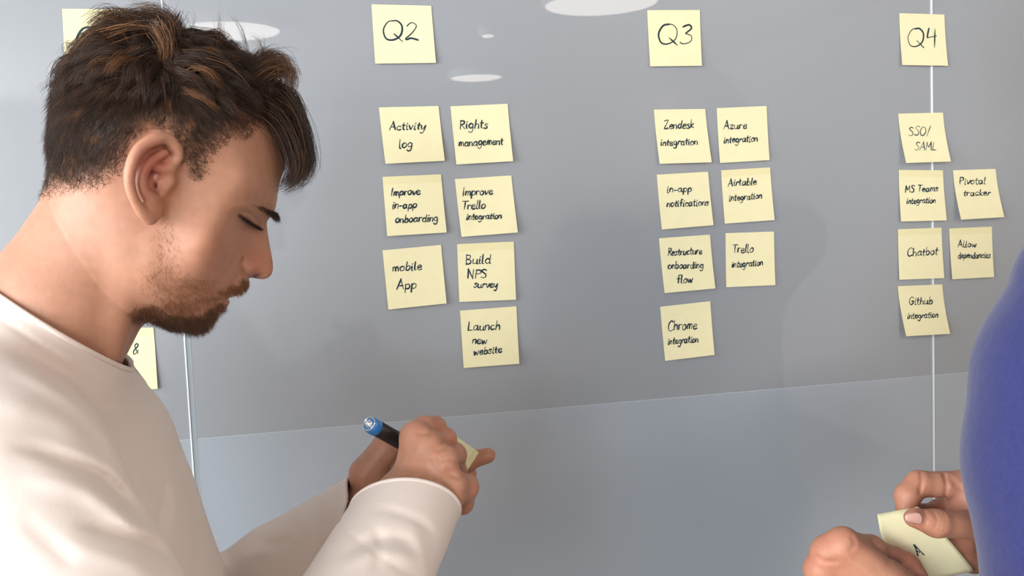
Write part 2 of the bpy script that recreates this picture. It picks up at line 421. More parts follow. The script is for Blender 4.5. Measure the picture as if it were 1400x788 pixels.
NOTES = [
([(85,12),(175,13),(182,97),(89,98)], [('Q1',102,68,152,68,33)], 'pale yellow sticky note with a large Q, half hidden by the hair of the man', A1, (.003,.003), 0, .0026),
([(132,450),(210,448),(215.5,532),(137,536)], [('es',157,482,171,483,9),('&',181,484,190,484,14)], 'pale yellow sticky note showing an ampersand between beard and shirt collar', A1, (.004,.003), 1, .0017),
([(508,6),(589.5,8),(596,86),(513,87)], [('Q2',522,53,573,54,25)], 'pale yellow sticky note headed Q2', A2, (.003,.003), 0, .0024),
([(518,147),(599.5,145),(608,220),(527,224)], [('Activity',532,178,582,177,11),('log',545,202.5,564,202,12)], 'pale yellow sticky note reading Activity log', A2, (.006,.004), 0, 0),
([(616,145.5),(694,142),(701.5,220.5),(624,225)], [('Rights',628,176,667,175.5,12),('management',627,200.5,688,197.5,10.5)], 'pale yellow sticky note reading Rights management', A2, (.005,.005), 0, 0),
([(523,242),(603,238.5),(610.5,318),(529.5,323)], [('Improve',534,267.6,575,266,10.5),('in-app',535.5,285.5,570,284.5,10.5),('onboarding',540,305,599,302.5,10.5)], 'pale yellow sticky note reading Improve in-app onboarding', A2, (.005,.004), 1, 0),
([(622,245),(699,240),(708,318),(631,324)], [('Improve',632,267.6,674,266,10.5),('Trello',631,286.5,664,285,11),('integration',637,300.7,686,299,9)], 'pale yellow sticky note starting Improve, right of the in-app onboarding note', A2, (.006,.005), 0, 0),
([(523,342.5),(603,335),(610.5,415),(531,423.5)], [('mobile',536,371.5,577,369,11.5),('App',542,395.5,570,394,13)], 'pale yellow sticky note reading mobile App', A2, (.004,.004), 0, 0),
([(625,334),(702.5,330.5),(705.5,410),(628,413)], [('Build',636,361.5,671,360.5,12),('NPS',638.6,380.6,666,379.5,12),('survey',647.5,393.5,681,393,10)], 'pale yellow sticky note reading Build NPS survey', A2, (.003,.003), 1, 0),
([(629,425),(706,419),(710,497.5),(634,503.5)], [('Launch',639,452.5,684,451,12),('new',645,470.5,666,470,11),('website',647,486,686.5,482,10.5)], 'pale yellow sticky note reading Launch new website', A2, (.003,.003), 0, 0),
([(885,14),(956.7,13.7),(959.6,90),(889,90.8)], [('Q3',898,60.5,946.5,60,26)], 'pale yellow sticky note headed Q3', A3, (.003,.003), 0, .0024),
([(894,150),(964,149),(973,222),(902,224)], [('Jendesk',907,176.8,949,175,11),('integration',902.7,199.3,954,198,9.5)], 'pale yellow sticky note at top left of the four note rows under Q3', A3, (.006,.005), 0, 0),
([(980,148),(1048,145),(1052,219),(984.5,223)], [('Azure',989,176.8,1021,175.5,10),('integration',989,195.8,1036,193.5,9.5)], 'pale yellow sticky note at top right of the four note rows under Q3', A3, (.003,.003), 0, 0),
([(898,239),(968,235),(975.5,308),(905,314)], [('in-app',911,263.4,946,262,9.5),('notifications',911,283,969,281,9.5)], 'pale yellow sticky note reading in-app notifications', A3, (.004,.004), 0, 0),
([(986,233),(1052.7,229),(1059,301),(991,306)], [('Airtable',995,254.5,1034.5,252.7,10),('integration',996,275,1041.6,271.5,9)], 'pale yellow sticky note directly right of the in-app notifications note', A3, (.003,.003), 1, 0),
([(901,326),(970.6,321),(978,394.5),(908.7,401)], [('Restructure',912.6,349.7,959.5,347,9.5),('onboarding',912.6,368,962,366.2,9.5),('flow',925,387.2,947,386.5,11)], 'pale yellow sticky note reading Restructure onboarding flow', A3, (.004,.004), 0, 0),
([(992,319),(1058,316.7),(1060,390),(993,393)], [('Trello',1001,346,1030,345,11),('integration',1000,365.7,1043,363,9)], 'pale yellow sticky note directly right of the Restructure onboarding flow note', A3, (.002,.002), 0, 0),
([(902.7,419.7),(971,412),(977,485.5),(909.5,493.6)], [('Chrome',912.6,452.8,953,449.5,13),('integration',912.6,471,954.6,468,9.5)], 'pale yellow sticky note lowest in the Q3 column, under the Restructure note', A3, (.003,.003), 0, 0),
([(1229.5,18),(1291,20),(1296,90),(1233.7,89)], [('Q4',1239.5,62.5,1280.5,62,25)], 'pale yellow sticky note headed Q4', A4, (.004,.004), 0, .0024),
([(1228,155.6),(1289,154),(1300,221),(1239,223)], [('SSO/',1241.7,185.4,1271.5,185,12),('SAML',1250,205.7,1280,205,11)], 'pale yellow sticky note reading SSO/SAML', A4, (.009,.008), 0, .0015),
([(1229,232.5),(1289,233),(1294.4,301.5),(1232,303)], [('MS Teams',1237,263,1282.5,261.5,9),('integration',1239,278.7,1279,277.5,8)], 'pale yellow sticky note across the glass joint, between SSO/SAML and Chatbot', A4, (.004,.004), 1, 0),
([(1303,233),(1361,231),(1373,297),(1314,300.5)], [('Pivotal',1311,252,1347.5,251.5,9.5),('tracker',1316.5,268,1354,267,8.5)], 'slanted pale yellow sticky note above the Allow dependancies note', A4, (.009,.008), 0, 0),
([(1227.7,313.7),(1287,311.4),(1291,380.4),(1229.7,382.7)], [('Chatbot',1239.6,350.8,1282,348.5,11)], 'pale yellow sticky note reading Chatbot', A4, (.002,.003), 1, 0),
([(1297.7,312.7),(1356,310),(1359,379),(1302,382)], [('Allow',1309,338,1334.6,338,8.5),('dependancies',1309,353.5,1354,352.5,8.5)], 'pale yellow sticky note reading Allow dependancies', A4, (.003,.003), 1, 0),
([(1227.4,391.6),(1288,389),(1299,456.6),(1239,460)], [('Github',1242,417,1275,416,10),('integration',1240,436,1282.5,434,8.5)], 'pale yellow sticky note lowest on the glass joint, under the Chatbot note', A4, (.009,.008), 0, 0),
]
for c, ln, lab, grp, lift, strip, pen in NOTES:
    sticky_note(c, ln, lab, grp, lift, bool(strip), pen or 0.00195)

# ------------------------------------------------------------------ sculpting: distance fields in camera axes, meshed with surface nets
def rcone(p, a, b, ra, rb, k=None):
    a = np.asarray(a, np.float32); b = np.asarray(b, np.float32); ab = b-a
    t = np.clip(((p-a)@ab)/max(float(ab@ab), 1e-12), 0, 1)
    return np.linalg.norm(p-a-t[:, None]*ab, axis=1)-(ra+(rb-ra)*t)
def ball(p, c, r):
    return np.linalg.norm(p-np.asarray(c, np.float32), axis=1)-r
def smin(a, b, k):
    h = np.clip(0.5+0.5*(b-a)/k, 0, 1)
    return b*(1-h)+a*h-k*h*(1-h)
def smax(a, b, k): return -smin(-a, -b, k)
def ellipsoid(p, c, ax, rad):
    q = (p-np.asarray(c, np.float32))@np.asarray(ax, np.float32).T
    r = np.asarray(rad, np.float32)
    k0 = np.linalg.norm(q/r, axis=1); k1 = np.linalg.norm(q/(r*r), axis=1)
    return k0*(k0-1)/np.maximum(k1, 1e-6)
def chain(p, pts, k=0.004):
    d = None
    for (a, ra), (b, rb) in zip(pts[:-1], pts[1:]):
        e = rcone(p, a, b, ra, rb)
        d = e if d is None else smin(d, e, k)
    return d
def surface_nets(f, lo, hi, h, s=8, lip=1.7, flip=False):
    lo = np.asarray(lo, float); hi = np.asarray(hi, float)
    nb = np.ceil((hi-lo)/(h*s)).astype(int)
    bi = np.stack(np.meshgrid(*[np.arange(n) for n in nb], indexing='ij'), -1).reshape(-1, 3)
    cen = (lo+(bi*s+(s-1)/2)*h).astype(np.float32)
    fc = np.concatenate([f(c) for c in np.array_split(cen, max(1, len(cen)//200000+1))])
    act = np.abs(fc) < h*s*0.87*lip+2*h
    vol = np.where(fc < 0, -1.0, 1.0).astype(np.float32).reshape(nb)
    vol = np.repeat(np.repeat(np.repeat(vol, s, 0), s, 1), s, 2)
    loc = np.stack(np.meshgrid(*[np.arange(s)]*3, indexing='ij'), -1).reshape(-1, 3)
    ab = bi[act]
    for ch in np.array_split(ab, max(1, len(ab)*s**3//400000+1)):
        if not len(ch): continue
        idx = (ch[:, None, :]*s+loc[None]).reshape(-1, 3)
        vol[idx[:, 0], idx[:, 1], idx[:, 2]] = f((lo+idx*h).astype(np.float32))
    neg = vol < 0
    N = np.array(vol.shape)
    cnt = np.zeros(N-1, np.int8)
    for c in range(8):
        o = [(c >> k) & 1 for k in range(3)]
        cnt += neg[o[0]:N[0]-1+o[0], o[1]:N[1]-1+o[1], o[2]:N[2]-1+o[2]]
    cells = np.argwhere((cnt > 0) & (cnt < 8))
    ids = -np.ones(N-1, np.int32); ids[tuple(cells.T)] = np.arange(len(cells))
    acc = np.zeros((len(cells), 3)); n = np.zeros(len(cells))
    cv = {}
    for c in range(8):
        o = np.array([(c >> k) & 1 for k in range(3)]); cv[c] = vol[tuple((cells+o).T)]
    for c in range(8):
        for k in range(3):
            if (c >> k) & 1: continue
            e = c | (1 << k); a, b = cv[c], cv[e]
            m = (a < 0) != (b < 0)
            t = a[m]/(a[m]-b[m]); o = np.array([(c >> q) & 1 for q in range(3)], float)
            pt = np.repeat(o[None], m.sum(), 0); pt[:, k] += t
            acc[m] += pt; n[m] += 1
    V = lo+(cells+acc/n[:, None])*h
    quads = []
    for k in range(3):
        u, w = (k+1) % 3, (k+2) % 3
        sl0 = [slice(None)]*3; sl1 = [slice(None)]*3
        sl0[k] = slice(0, -1); sl1[k] = slice(1, None)
        a, b = neg[tuple(sl0)], neg[tuple(sl1)]
        e = np.argwhere(a != b)
        e = e[(e[:, u] > 0) & (e[:, w] > 0) & (e[:, u] < N[u]-1) & (e[:, w] < N[w]-1)]
        q = []
        for du, dw in ((-1, -1), (0, -1), (0, 0), (-1, 0)):
            c = e.copy(); c[:, u] += du; c[:, w] += dw
            q.append(ids[tuple(c.T)])
        q = np.stack(q, -1); inside = neg[tuple(e.T)]
        q[~inside] = q[~inside][:, ::-1]
        quads.append(q)
    Q = np.concatenate(quads)
    Q = Q[(Q >= 0).all(1)]
    if not flip: Q = Q[:, ::-1]      # camera axes are left handed
    return V, Q
def field_normal(f, V, e=0.0008):
    V = V.astype(np.float32); g = np.zeros_like(V)
    for k in range(3):
        d = np.zeros(3, np.float32); d[k] = e
        g[:, k] = f(V+d)-f(V-d)
    return g/(np.linalg.norm(g, axis=1)[:, None]+1e-9)
def s01(x): return np.clip(x, 0, 1)**2*(3-2*np.clip(x, 0, 1))
def poly_dist(pts, line):
    """distance of 2-D points to an open polyline, and the fraction along it"""
    best = np.full(len(pts), 1e9); L = np.asarray(line, float)
    for a, b in zip(L[:-1], L[1:]):
        ab = b-a; t = np.clip(((pts-a)@ab)/(ab@ab+1e-12), 0, 1)
        best = np.minimum(best, np.linalg.norm(pts-a-t[:, None]*ab, axis=1))
    return best
def poly_taper(pts, line):
    """distance to a polyline and a weight that fades towards its two ends"""
    L = np.asarray(line, float); s = np.concatenate([[0], np.cumsum(np.linalg.norm(np.diff(L, axis=0), axis=1))])
    best = np.full(len(pts), 1e9); at = np.zeros(len(pts))
    for i, (a, b) in enumerate(zip(L[:-1], L[1:])):
        ab = b-a; t = np.clip(((pts-a)@ab)/(ab@ab+1e-12), 0, 1)
        d = np.linalg.norm(pts-a-t[:, None]*ab, axis=1); m = d < best
        best[m] = d[m]; at[m] = (s[i]+t[m]*(s[i+1]-s[i]))/s[-1]
    return best, s01(at/.35)*s01((1-at)/.3)
def in_poly(pts, poly):
    x, y = pts[:, 0], pts[:, 1]; r = np.zeros(len(pts), bool); P = np.asarray(poly, float)
    j = len(P)-1
    for i in range(len(P)):
        c = ((P[i, 1] > y) != (P[j, 1] > y)) & (x < (P[j, 0]-P[i, 0])*(y-P[i, 1])/(P[j, 1]-P[i, 1]+1e-12)+P[i, 0])
        r ^= c; j = i
    return r
_wv = rng.normal(size=(3, 10, 3)); _wp = rng.uniform(0, 6.28, (3, 10))
def wobble(p, scale, which=0):
    """smooth pseudo-noise, about -1..1"""
    d = p@(_wv[which].T/scale).astype(np.float32)+_wp[which]
    return np.sin(d).mean(1)*1.6

# ------------------------------------------------------------------ the man's head
HO = CW(230, 250, 0.76)
Hn = -HO/np.linalg.norm(HO)
Hb = np.array([0.0, 1, 0]); Hb = Hb-(Hb@Hn)*Hn; Hb /= np.linalg.norm(Hb)
Ha = np.array([1.0, 0, 0]); Ha = Ha-(Ha@Hn)*Hn-(Ha@Hb)*Hb; Ha /= np.linalg.norm(Ha)
HAX = np.stack([Ha, Hb, Hn]).astype(np.float32)
def to_head(p): return (p-HO.astype(np.float32))@HAX.T
def from_head(q): return HO+np.asarray(q)@HAX.astype(float)
def pxh(px, py, c=0.0):        # pixel -> head-local (a, b) on the plane c
    d = CW(px, py, 1.0); t = (c+HO@Hn)/(d@Hn)
    q = d*t-HO
    return np.array([q@Ha, q@Hb])
def pxH(px, py, c=0.0):        # pixel -> point in camera axes on the head plane c
    d = CW(px, py, 1.0); return d*((c+HO@Hn)/(d@Hn))
PROFILE = [(388,231),(390,212),(389,190),(383,165),(370,135),(348,106),(315,80),(275,62),(235,53),(195,50),(155,57),(120,78),(94,108),(78,142),
(71,178),(69,215),(70,250),(80,285),(105,330),(140,380),(172,412),(198,430),(222,441),(243,449),(262,452),(276,450),(286,443),(292,434),(300,426.5),
(308,421),(313,416),(314,411.5),(310,408),(317,405.5),(326,402.5),(334,396),(338,389),(338.5,383),(342,379.5),(353,381.5),(364,381.5),(371.5,375),(373.5,365),(372,352),
(369,335),(366,317),(364.5,305),(367,299),(373,293),(377,281),(379,264),(382,248)]
_pp = np.array([pxh(x, y) for x, y in PROFILE])
_po = np.array(smooth_line(_pp, 8, True))
GS = 0.0008
_g0 = _po.min(0)-0.02; _gn = np.ceil((_po.max(0)+0.02-_g0)/GS).astype(int)
_gx, _gy = np.meshgrid(np.arange(_gn[0]), np.arange(_gn[1]), indexing='ij')
_gp = _g0+np.stack([_gx, _gy], -1).reshape(-1, 2)*GS
_in = in_poly(_gp, _po).reshape(_gn)
_ds = np.concatenate([poly_dist(c, np.vstack([_po, _po[:1]])) for c in np.array_split(_gp, 6)]).reshape(_gn)
def _inflate():
    u = np.where(_in, np.minimum(_ds, 0.06)*0.12, 0.0)
    ii, jj = np.indices(_gn); red = ((ii+jj) % 2 == 0)
    for it in range(900):
        for colr in (red, ~red):
            nb = np.zeros_like(u)
            nb[1:-1, 1:-1] = (u[2:, 1:-1]+u[:-2, 1:-1]+u[1:-1, 2:]+u[1:-1, :-2]+4*GS*GS)*0.25
            m = _in & colr
            u[m] += 1.93*(nb[m]-u[m])
    return np.maximum(u, 0)
_U = _inflate()
def gsample(A, ab):
    q = (ab-_g0)/GS
    i = np.clip(q, 0, np.array(_gn)-1.001); k = i.astype(int); t = i-k
    a, b = k[:, 0], k[:, 1]; s, r = t[:, 0], t[:, 1]
    return (A[a, b]*(1-s)*(1-r)+A[a+1, b]*s*(1-r)+A[a, b+1]*(1-s)*r+A[a+1, b+1]*s*r)
# half widths (mm) at landmarks
WID = [(190,150,76),(120,150,67),(95,200,55),(260,115,69),(200,85,52),(270,85,45),(335,170,60),(372,200,30),(300,170,69),(300,225,67),(350,235,54),(370,250,34),
(335,276,55),(360,282,36),(352,300,23),(335,302,42),(315,305,58),(295,320,66),(262,300,70),(330,330,45),(300,360,62),(357,330,10.5),(362,350,11.5),(365,366,12),(345,362,17.5),(352,345,13),
(330,372,28),(318,398,24),(330,392,14),(298,408,32),(308,416,18),(285,438,17),(268,446,17),(262,430,30),(235,432,34),(215,418,48),(235,395,60),(265,385,58),(205,390,58),(180,360,62),(225,340,69),(195,300,67),(160,300,64),(150,240,69),(100,250,52),(130,330,52),(160,390,45)]
_c = []; _t = []
for x, y, w in WID:
    ab = pxh(x, y, w*0.001); uu = gsample(_U, ab[None])[0]
    _c.append(ab); _t.append(math.log(w*0.001/math.sqrt(max(uu, 1e-6))))
_c = np.array(_c); _t = np.array(_t); _bm = math.log(0.75)
_K = lambda A, B: np.exp(-((A[:, None]-B[None])**2).sum(-1)/(2*0.026**2))
_wt = np.linalg.solve(_K(_c, _c)+0.12*np.eye(len(_c)), _t-_bm)
_M = np.exp(np.clip(np.concatenate([_K(c, _c)@_wt for c in np.array_split(_gp, 8)]).reshape(_gn)+_bm, -1.6, 0.5))
_W = np.sqrt(_U)*_M
def lm(x, y):                  # landmark: pixel -> head plane point at the skin's own half width
    c = 0.05
    for _ in range(4): c = gsample(_W, pxh(x, y, c)[None])[0]
    return pxh(x, y, c)
_DEL = np.zeros(len(_gp))
def dent(x, y, sx, sy, ang, mm, p=2):
    c = lm(x, y); q = _gp-c; a = math.radians(ang); k = 0.00056
    u = (q[:, 0]*math.cos(a)+q[:, 1]*math.sin(a))/(sx*k); v = (-q[:, 0]*math.sin(a)+q[:, 1]*math.cos(a))/(sy*k)
    global _DEL
    _DEL += mm*0.001*np.exp(-((u*u+v*v)**(p/2)))
def groove(line, w, mm, taper=True):
    L = np.array(smooth_line([lm(*p) for p in line], 5)); global _DEL
    d = poly_dist(_gp, L); _DEL += mm*0.001*np.exp(-(d/(w*0.00056))**2)
dent(338, 303, 17, 12, -25, -5.0)          # eye socket
dent(341, 300, 11, 8, -35, 5.2)            # lid over the eyeball
dent(350, 289, 14, 5, -10, 2.2)            # brow ridge
dent(335, 281, 16, 5, 5, 2.0)
groove([(326,290),(336,291),(346,296),(354,305)], 2.6, -1.8)      # lid fold
groove([(328,297),(338,305),(350,312)], 3.0, -2.4)                # lash line
groove([(326,306),(336,314),(350,318)], 4, -1.0)                  # under the eye
dent(297, 322, 28, 18, -20, 1.2)           # cheekbone
dent(305, 362, 22, 18, 0, -1.2)
groove([(332,355),(330.5,365),(333,374),(340,379)], 3.0, -3.6)      # wing of the nose
dent(345, 367, 9, 8, 0, 2.6)
dent(351, 377.5, 8, 3.0, 5, -7.0)          # nostril
groove([(331,372),(322,384),(312,396)], 5, -1.4)                  # fold beside the mouth
groove([(294,411),(303,409),(314,408)], 3.0, -3.0)                # mouth
dent(322, 400, 9, 4, 25, 1.2); dent(308, 414, 7, 4, 40, 1.2)       # lips
groove([(290,425),(300,424)], 5, -1.2)
dent(275, 440, 14, 9, 20, 1.5)
dent(310, 235, 22, 26, 0, -1.5)            # temple
groove([(205,330),(203,370),(212,400),(235,425)], 12, 1.0)        # jaw edge
_DEL = _DEL.reshape(_gn)
_Wd = np.maximum(_W+_DEL*np.clip(_W/0.008, 0, 1), 0)
_W2 = np.where(_in, _Wd**2, -0.06*_ds)
for _ in range(2):             # even out the grid
    _W2[1:-1, 1:-1] = (_W2[1:-1, 1:-1]*4+_W2[2:, 1:-1]+_W2[:-2, 1:-1]+_W2[1:-1, 2:]+_W2[1:-1, :-2])/8
_gW = np.gradient(_W2, GS)
def skull(p):
    q = to_head(p); ab = q[:, :2].astype(float)
    lo = _g0+0.002; hi = _g0+(np.array(_gn)-3)*GS
    cl = np.clip(ab, lo, hi); far = np.linalg.norm(ab-cl, axis=1)
    w2 = gsample(_W2, cl)-0.06*far
    g2 = gsample(_gW[0], cl)**2+gsample(_gW[1], cl)**2
    c = q[:, 2]
    return (c*c-w2)/np.sqrt(4*c*c+g2+2e-4)
def mirror(p):                 # camera-axes points reflected to the near side of the head
    q = to_head(p); q[:, 2] = np.abs(q[:, 2]); return (HO.astype(np.float32)+q@HAX)
# the ear, on both sides
EC = [(238,222,.0735),(245,213,.074),(240,199,.0775),(227,189,.081),(211,191,.0855),(193,202,.089),(182,219.5,.091),(177,240,.0915),(179,260,.090),(187,279,.0865),(197,293,.082),(206,299,.0775)]
EAR_HELIX = [(pxH(x, y, c), r) for (x, y, c), r in zip(EC, [.0022,.0028,.0034,.0036,.0037,.0038,.0036,.0033,.003,.003,.0036,.0042])]
EAR_ANTI = [(pxH(x, y, c), r) for x, y, c, r in [(226,209,.0775,.0022),(212,217,.081,.0028),(199,231,.0835,.0030),(194,248,.084,.0032),(198,263,.082,.0034),(207,271,.079,.0038),(213,274,.0765,.003)]]
EAR_ANTI2 = [(pxH(x, y, c), r) for x, y, c, r in [(234,228,.0755,.0026),(222,232,.0775,.0028),(208,226,.080,.0028)]]
EAR_CRUS = [(pxH(x, y, c), r) for x, y, c, r in [(238,222,.073,.003),(229,238,.0735,.0036),(218,243,.073,.0026)]]
EAR_TRAGUS = [(pxH(x, y, c), r) for x, y, c, r in [(231,248,.0725,.0048),(225,256,.0735,.0042),(221,265,.0725,.0034)]]
def dense(ch, n=5):
    A = smooth_line([np.append(c, r) for c, r in ch], n); return [(a[:3], a[3]) for a in A]
EAR_HELIX, EAR_ANTI, EAR_ANTI2, EAR_CRUS = dense(EAR_HELIX), dense(EAR_ANTI), dense(EAR_ANTI2), dense(EAR_CRUS)
_e0, _e1 = pxH(237, 250, .068), pxH(186, 246, .0865)
_ex = _e0-_e1; _ex /= np.linalg.norm(_ex)
_ey = pxH(226, 192, .077)-pxH(206, 296, .074); _ey -= (_ey@_ex)*_ex; _ey /= np.linalg.norm(_ey)
_ez = np.cross(_ex, _ey)
EAR_AX = np.stack([_ex, _ey, _ez])
def ear(p):
    d = ellipsoid(p, pxH(210, 240, .0752), EAR_AX, (.0160, .0265, .0032))
    d = smin(d, ellipsoid(p, pxH(208, 287, .077), EAR_AX, (.0085, .0105, .0042)), .005)
    d = smin(d, ellipsoid(p, pxH(222, 243, .0655), EAR_AX, (.012, .024, .010)), .006)
    d = smax(d, -ellipsoid(p, pxH(213, 251, .0820), EAR_AX, (.0082, .0115, .0110)), .002)     # concha
    d = smax(d, -rcone(p, pxH(216, 254, .078), pxH(219, 254, .060), .0036, .0030), .0015)     # canal
    d = smax(d, -ellipsoid(p, pxH(217, 213, .0830), EAR_AX, (.0075, .0068, .0060)), .002)     # hollow under the rim
    d = smin(d, chain(p, EAR_HELIX, .002), .0022)
    d = smin(d, chain(p, EAR_ANTI, .002), .0022)
    d = smin(d, chain(p, EAR_ANTI2, .002), .0022)
    d = smin(d, chain(p, EAR_CRUS, .002), .0025)
    d = smin(d, chain(p, EAR_TRAGUS, .002), .0025)
    return d
NECK = [(pxH(147, 318), .053), (pxH(85, 420), .0565), (pxH(24, 530), .064)]
def head_neck(p):
    d = skull(p)
    pm = mirror(p)
    n = chain(p, NECK, .01)
    tendon = rcone(pm, pxH(186, 315, .045), pxH(150, 480, .035), .009, .008)
    n = smin(n, tendon, .014)
    d = smin(d, n, .016)
    near = np.linalg.norm(pm-pxH(210, 245, .078).astype(np.float32), axis=1) < 0.05
    if near.any():
        d[near] = smin(d[near], ear(pm[near]), .004)
    return d

# ------------------------------------------------------------------ the man's torso, arms and hands
SH_R, EL_R, WR_R = np.array([-.330, -.122, .605]), np.array([-.165, -.335, .545]), CW(554, 702, .80)
SH_L, EL_L, WR_L = np.array([-.445, -.15, .92]), np.array([-.318, -.338, .93]), CW(507, 698, .902)
def squash(p, z0, k):
    q = p.copy(); q[:, 2] = (q[:, 2]-z0)*k; return q
def torso(p, grow=0.0):
    q = squash(p, .775, .70)
    d = rcone(q, (-.408, -.1656, 0), (-.343, -.42, 0), .126+grow, .148+grow)
    d = smin(d, rcone(q, (-.343, -.42, 0), (-.36, -.62, 0), .146+grow, .14+grow), .03)
    return d
def shirt_solid(p):
    d = torso(p)
    d = smin(d, rcone(p, (-.400, -.075, .745), SH_R+np.array([-.01, .0, 0]), .068, .070), .03)
    d = smin(d, rcone(p, (-.400, -.075, .80), SH_L, .066, .060), .03)
    d = smin(d, chain(p, [(NECK[1][0], .0625), (NECK[2][0], .072)], .01), .03)
    arm = chain(p, [(SH_R, .072), (EL_R, .057), (WR_R*0.45+EL_R*0.55, .049), (WR_R+(WR_R-EL_R)*.22, .0405)], .012)
    arml = chain(p, [(SH_L, .060), (EL_L, .054), (WR_L*0.5+EL_L*0.5, .046), (WR_L+(WR_L-EL_L)*.2, .0365)], .012)
    d = smin(d, arm, .012); d = smin(d, arml, .012)
    return d
FOLDS = [  # pixel line, width px, mm, distance range
([(-10,470),(50,495),(94,518),(128,543),(163,577),(182,617),(190,661),(196,705)], 7, -3.8, (.40,.70)),
([(-10,490),(45,517),(85,540),(118,567),(148,600),(166,640),(176,668)], 11, 2.0, (.40,.70)),
([(0,612),(50,616),(103,634),(138,651),(172,684),(205,720)], 9, -5.5, (.40,.70)),
([(20,655),(100,664),(145,690),(185,722),(215,752)], 14, 3.4, (.40,.70)),
([(95,715),(150,725),(200,742),(240,772)], 8, -4.5, (.40,.70)),
([(60,742),(120,752),(185,775),(230,800)], 14, 1.8, (.40,.70)),
([(-20,556),(40,560),(90,580),(130,610)], 16, 1.8, (.40,.70)),
([(20,700),(60,735),(110,780)], 12, -1.2, (.40,.70)),
([(196,640),(212,668),(226,672),(222,700),(212,730)], 7, -2.6, (.55,.80)),
([(215,600),(236,650),(240,700),(236,760)], 10, 1.8, (.55,.80)),
([(250,640),(268,700),(272,780)], 8, -1.5, (.55,.85)),
([(90,515),(130,548),(160,560)], 6, -1.4, (.5,.75)),
([(110,500),(155,540),(190,590)], 12, 1.4, (.5,.8)),
([(60,470),(110,492),(160,520),(200,545)], 10, 1.0, (.5,.8)),
([(468,770),(500,742),(540,735),(575,745)], 9, -2.6, (.66,.84)),
([(452,795),(490,765),(540,758),(590,775)], 10, 2.4, (.66,.84)),
([(500,700),(535,700),(575,715),(600,740)], 7, -1.6, (.70,.84)),
([(555,720),(575,750),(580,790)], 8, 1.8, (.70,.84)),
([(505,715),(520,740),(510,790)], 8, -2.0, (.66,.84)),
([(437,678),(447,705),(462,735),(452,775)], 6, -3.0, (.78,1.0)),
([(420,690),(430,720),(440,760)], 8, 2.2, (.78,1.0)),
([(395,705),(410,735),(395,770)], 6, -2.2, (.80,1.0)),
([(345,738),(380,745),(405,730)], 7, -2.0, (.80,1.0)),
([(320,765),(360,757),(385,762)], 7, 2.0, (.80,1.0)),
([(462,668),(474,690),(478,712)], 5, -1.6, (.78,1.0)),
]
COLLAR_P = pxH(100, 468, .06)
_t = pxH(163, 497, .06)-pxH(40, 423, .06); _t /= np.linalg.norm(_t)
_d2 = pxH(166, 483, -.05)-pxH(166, 498, .05); _d2 /= np.linalg.norm(_d2)
COLLAR_N = np.cross(_t, _d2); COLLAR_N /= np.linalg.norm(COLLAR_N)
if COLLAR_N[1] < 0: COLLAR_N = -COLLAR_N
def shirt_field(p):
    d = shirt_solid(p)
    m = np.abs(d) < 0.035
    if m.any():
        q = p[m]; px = proj(q.astype(float)); dz = q[:, 2]; e = np.zeros(len(q))
        for line, w, mm, (za, zb) in FOLDS:
            k = (dz > za) & (dz < zb)
            if k.any():
                fade = s01((zb-dz[k])/.05)*s01((dz[k]-za)/.05)
                dd, tp = poly_taper(px[k], smooth_line(line, 4))
                e[k] += mm*0.0012*fade*tp*np.exp(-(dd/w)**2)
        e += wobble(q, 0.045)*0.0016+wobble(q, 0.018, 1)*0.0006
        hb = (q-COLLAR_P.astype(np.float32))@COLLAR_N.astype(np.float32)
        e -= 0.0011*np.exp(-((hb+.0115)/.0016)**2)
        d[m] -= e
    return d
HAND_R = dict(   # right hand, holding the pen
 palm=[(CW(548,745,.795),.022),(CW(562,680,.812),.020)],
 meta=[((CW(556,690,.810),.016),(CW(568,597,.826),.0125)), ((CW(562,692,.808),.016),(CW(584,608,.820),.0125)), ((CW(575,698,.807),.016),(CW(606,630,.814),.0132)), ((CW(590,702,.808),.015),(CW(617,664,.812),.0130))],
 fingers=[[(CW(568,597,.826),.0125),(CW(580,589,.838),.0120),(CW(593,587,.848),.0110),(CW(606,612,.868),.0085),(CW(603,634,.873),.0075)],
          [(CW(584,608,.820),.0120),(CW(607,602,.843),.0105),(CW(611,627,.862),.0088),(CW(602,642,.871),.0078)],
          [(CW(606,630,.814),.0122),(CW(621,622,.838),.0102),(CW(624,645,.858),.0088),(CW(610,654,.868),.0078)],
          [(CW(617,664,.812),.0125),(CW(637,666,.828),.0105),(CW(632,688,.846),.0095),(CW(614,684,.856),.0082)]],
 thumb=[(CW(548,668,.812),.016),(CW(560,640,.845),.0125),(CW(578,632,.866),.0105),(CW(596,636,.873),.0088)],
 heel=(CW(611,677,.819),.0150))
HAND_L = dict(   # left hand, under the pad
 palm=[(CW(497,704,0.906),.020),(CW(512,662,0.904),.022)],
 meta=[((CW(508,668,0.904),.016),(CW(545,618,0.968),.0135)), ((CW(512,672,0.908),.016),(CW(560,640,0.974),.0135)), ((CW(515,676,0.914),.015),(CW(560,660,0.978),.013)), ((CW(510,676,0.920),.015),(CW(550,672,0.984),.012))],
 fingers=[[(CW(545,618,0.968),.0125),(CW(600,626,0.955),.0105),(CW(640,630,0.957),.0095),(CW(667,623,0.953),.0078)],
          [(CW(560,640,0.974),.0125),(CW(605,650,0.965),.0100),(CW(628,652,0.972),.009),(CW(642,648,0.970),.008)],
          [(CW(560,660,0.978),.012),(CW(595,668,0.970),.0098),(CW(612,668,0.978),.009),(CW(622,664,0.978),.008)],
          [(CW(550,672,0.984),.011),(CW(575,678,0.975),.009),(CW(590,676,0.982),.008),(CW(600,672,0.982),.0072)]],
 thumb=[(CW(500,648,0.892),.016),(CW(528,612,0.892),.0130),(CW(560,602,0.902),.0108),(CW(588,606,0.904),.0090)],
 heel=(CW(512,690,0.908),.016))
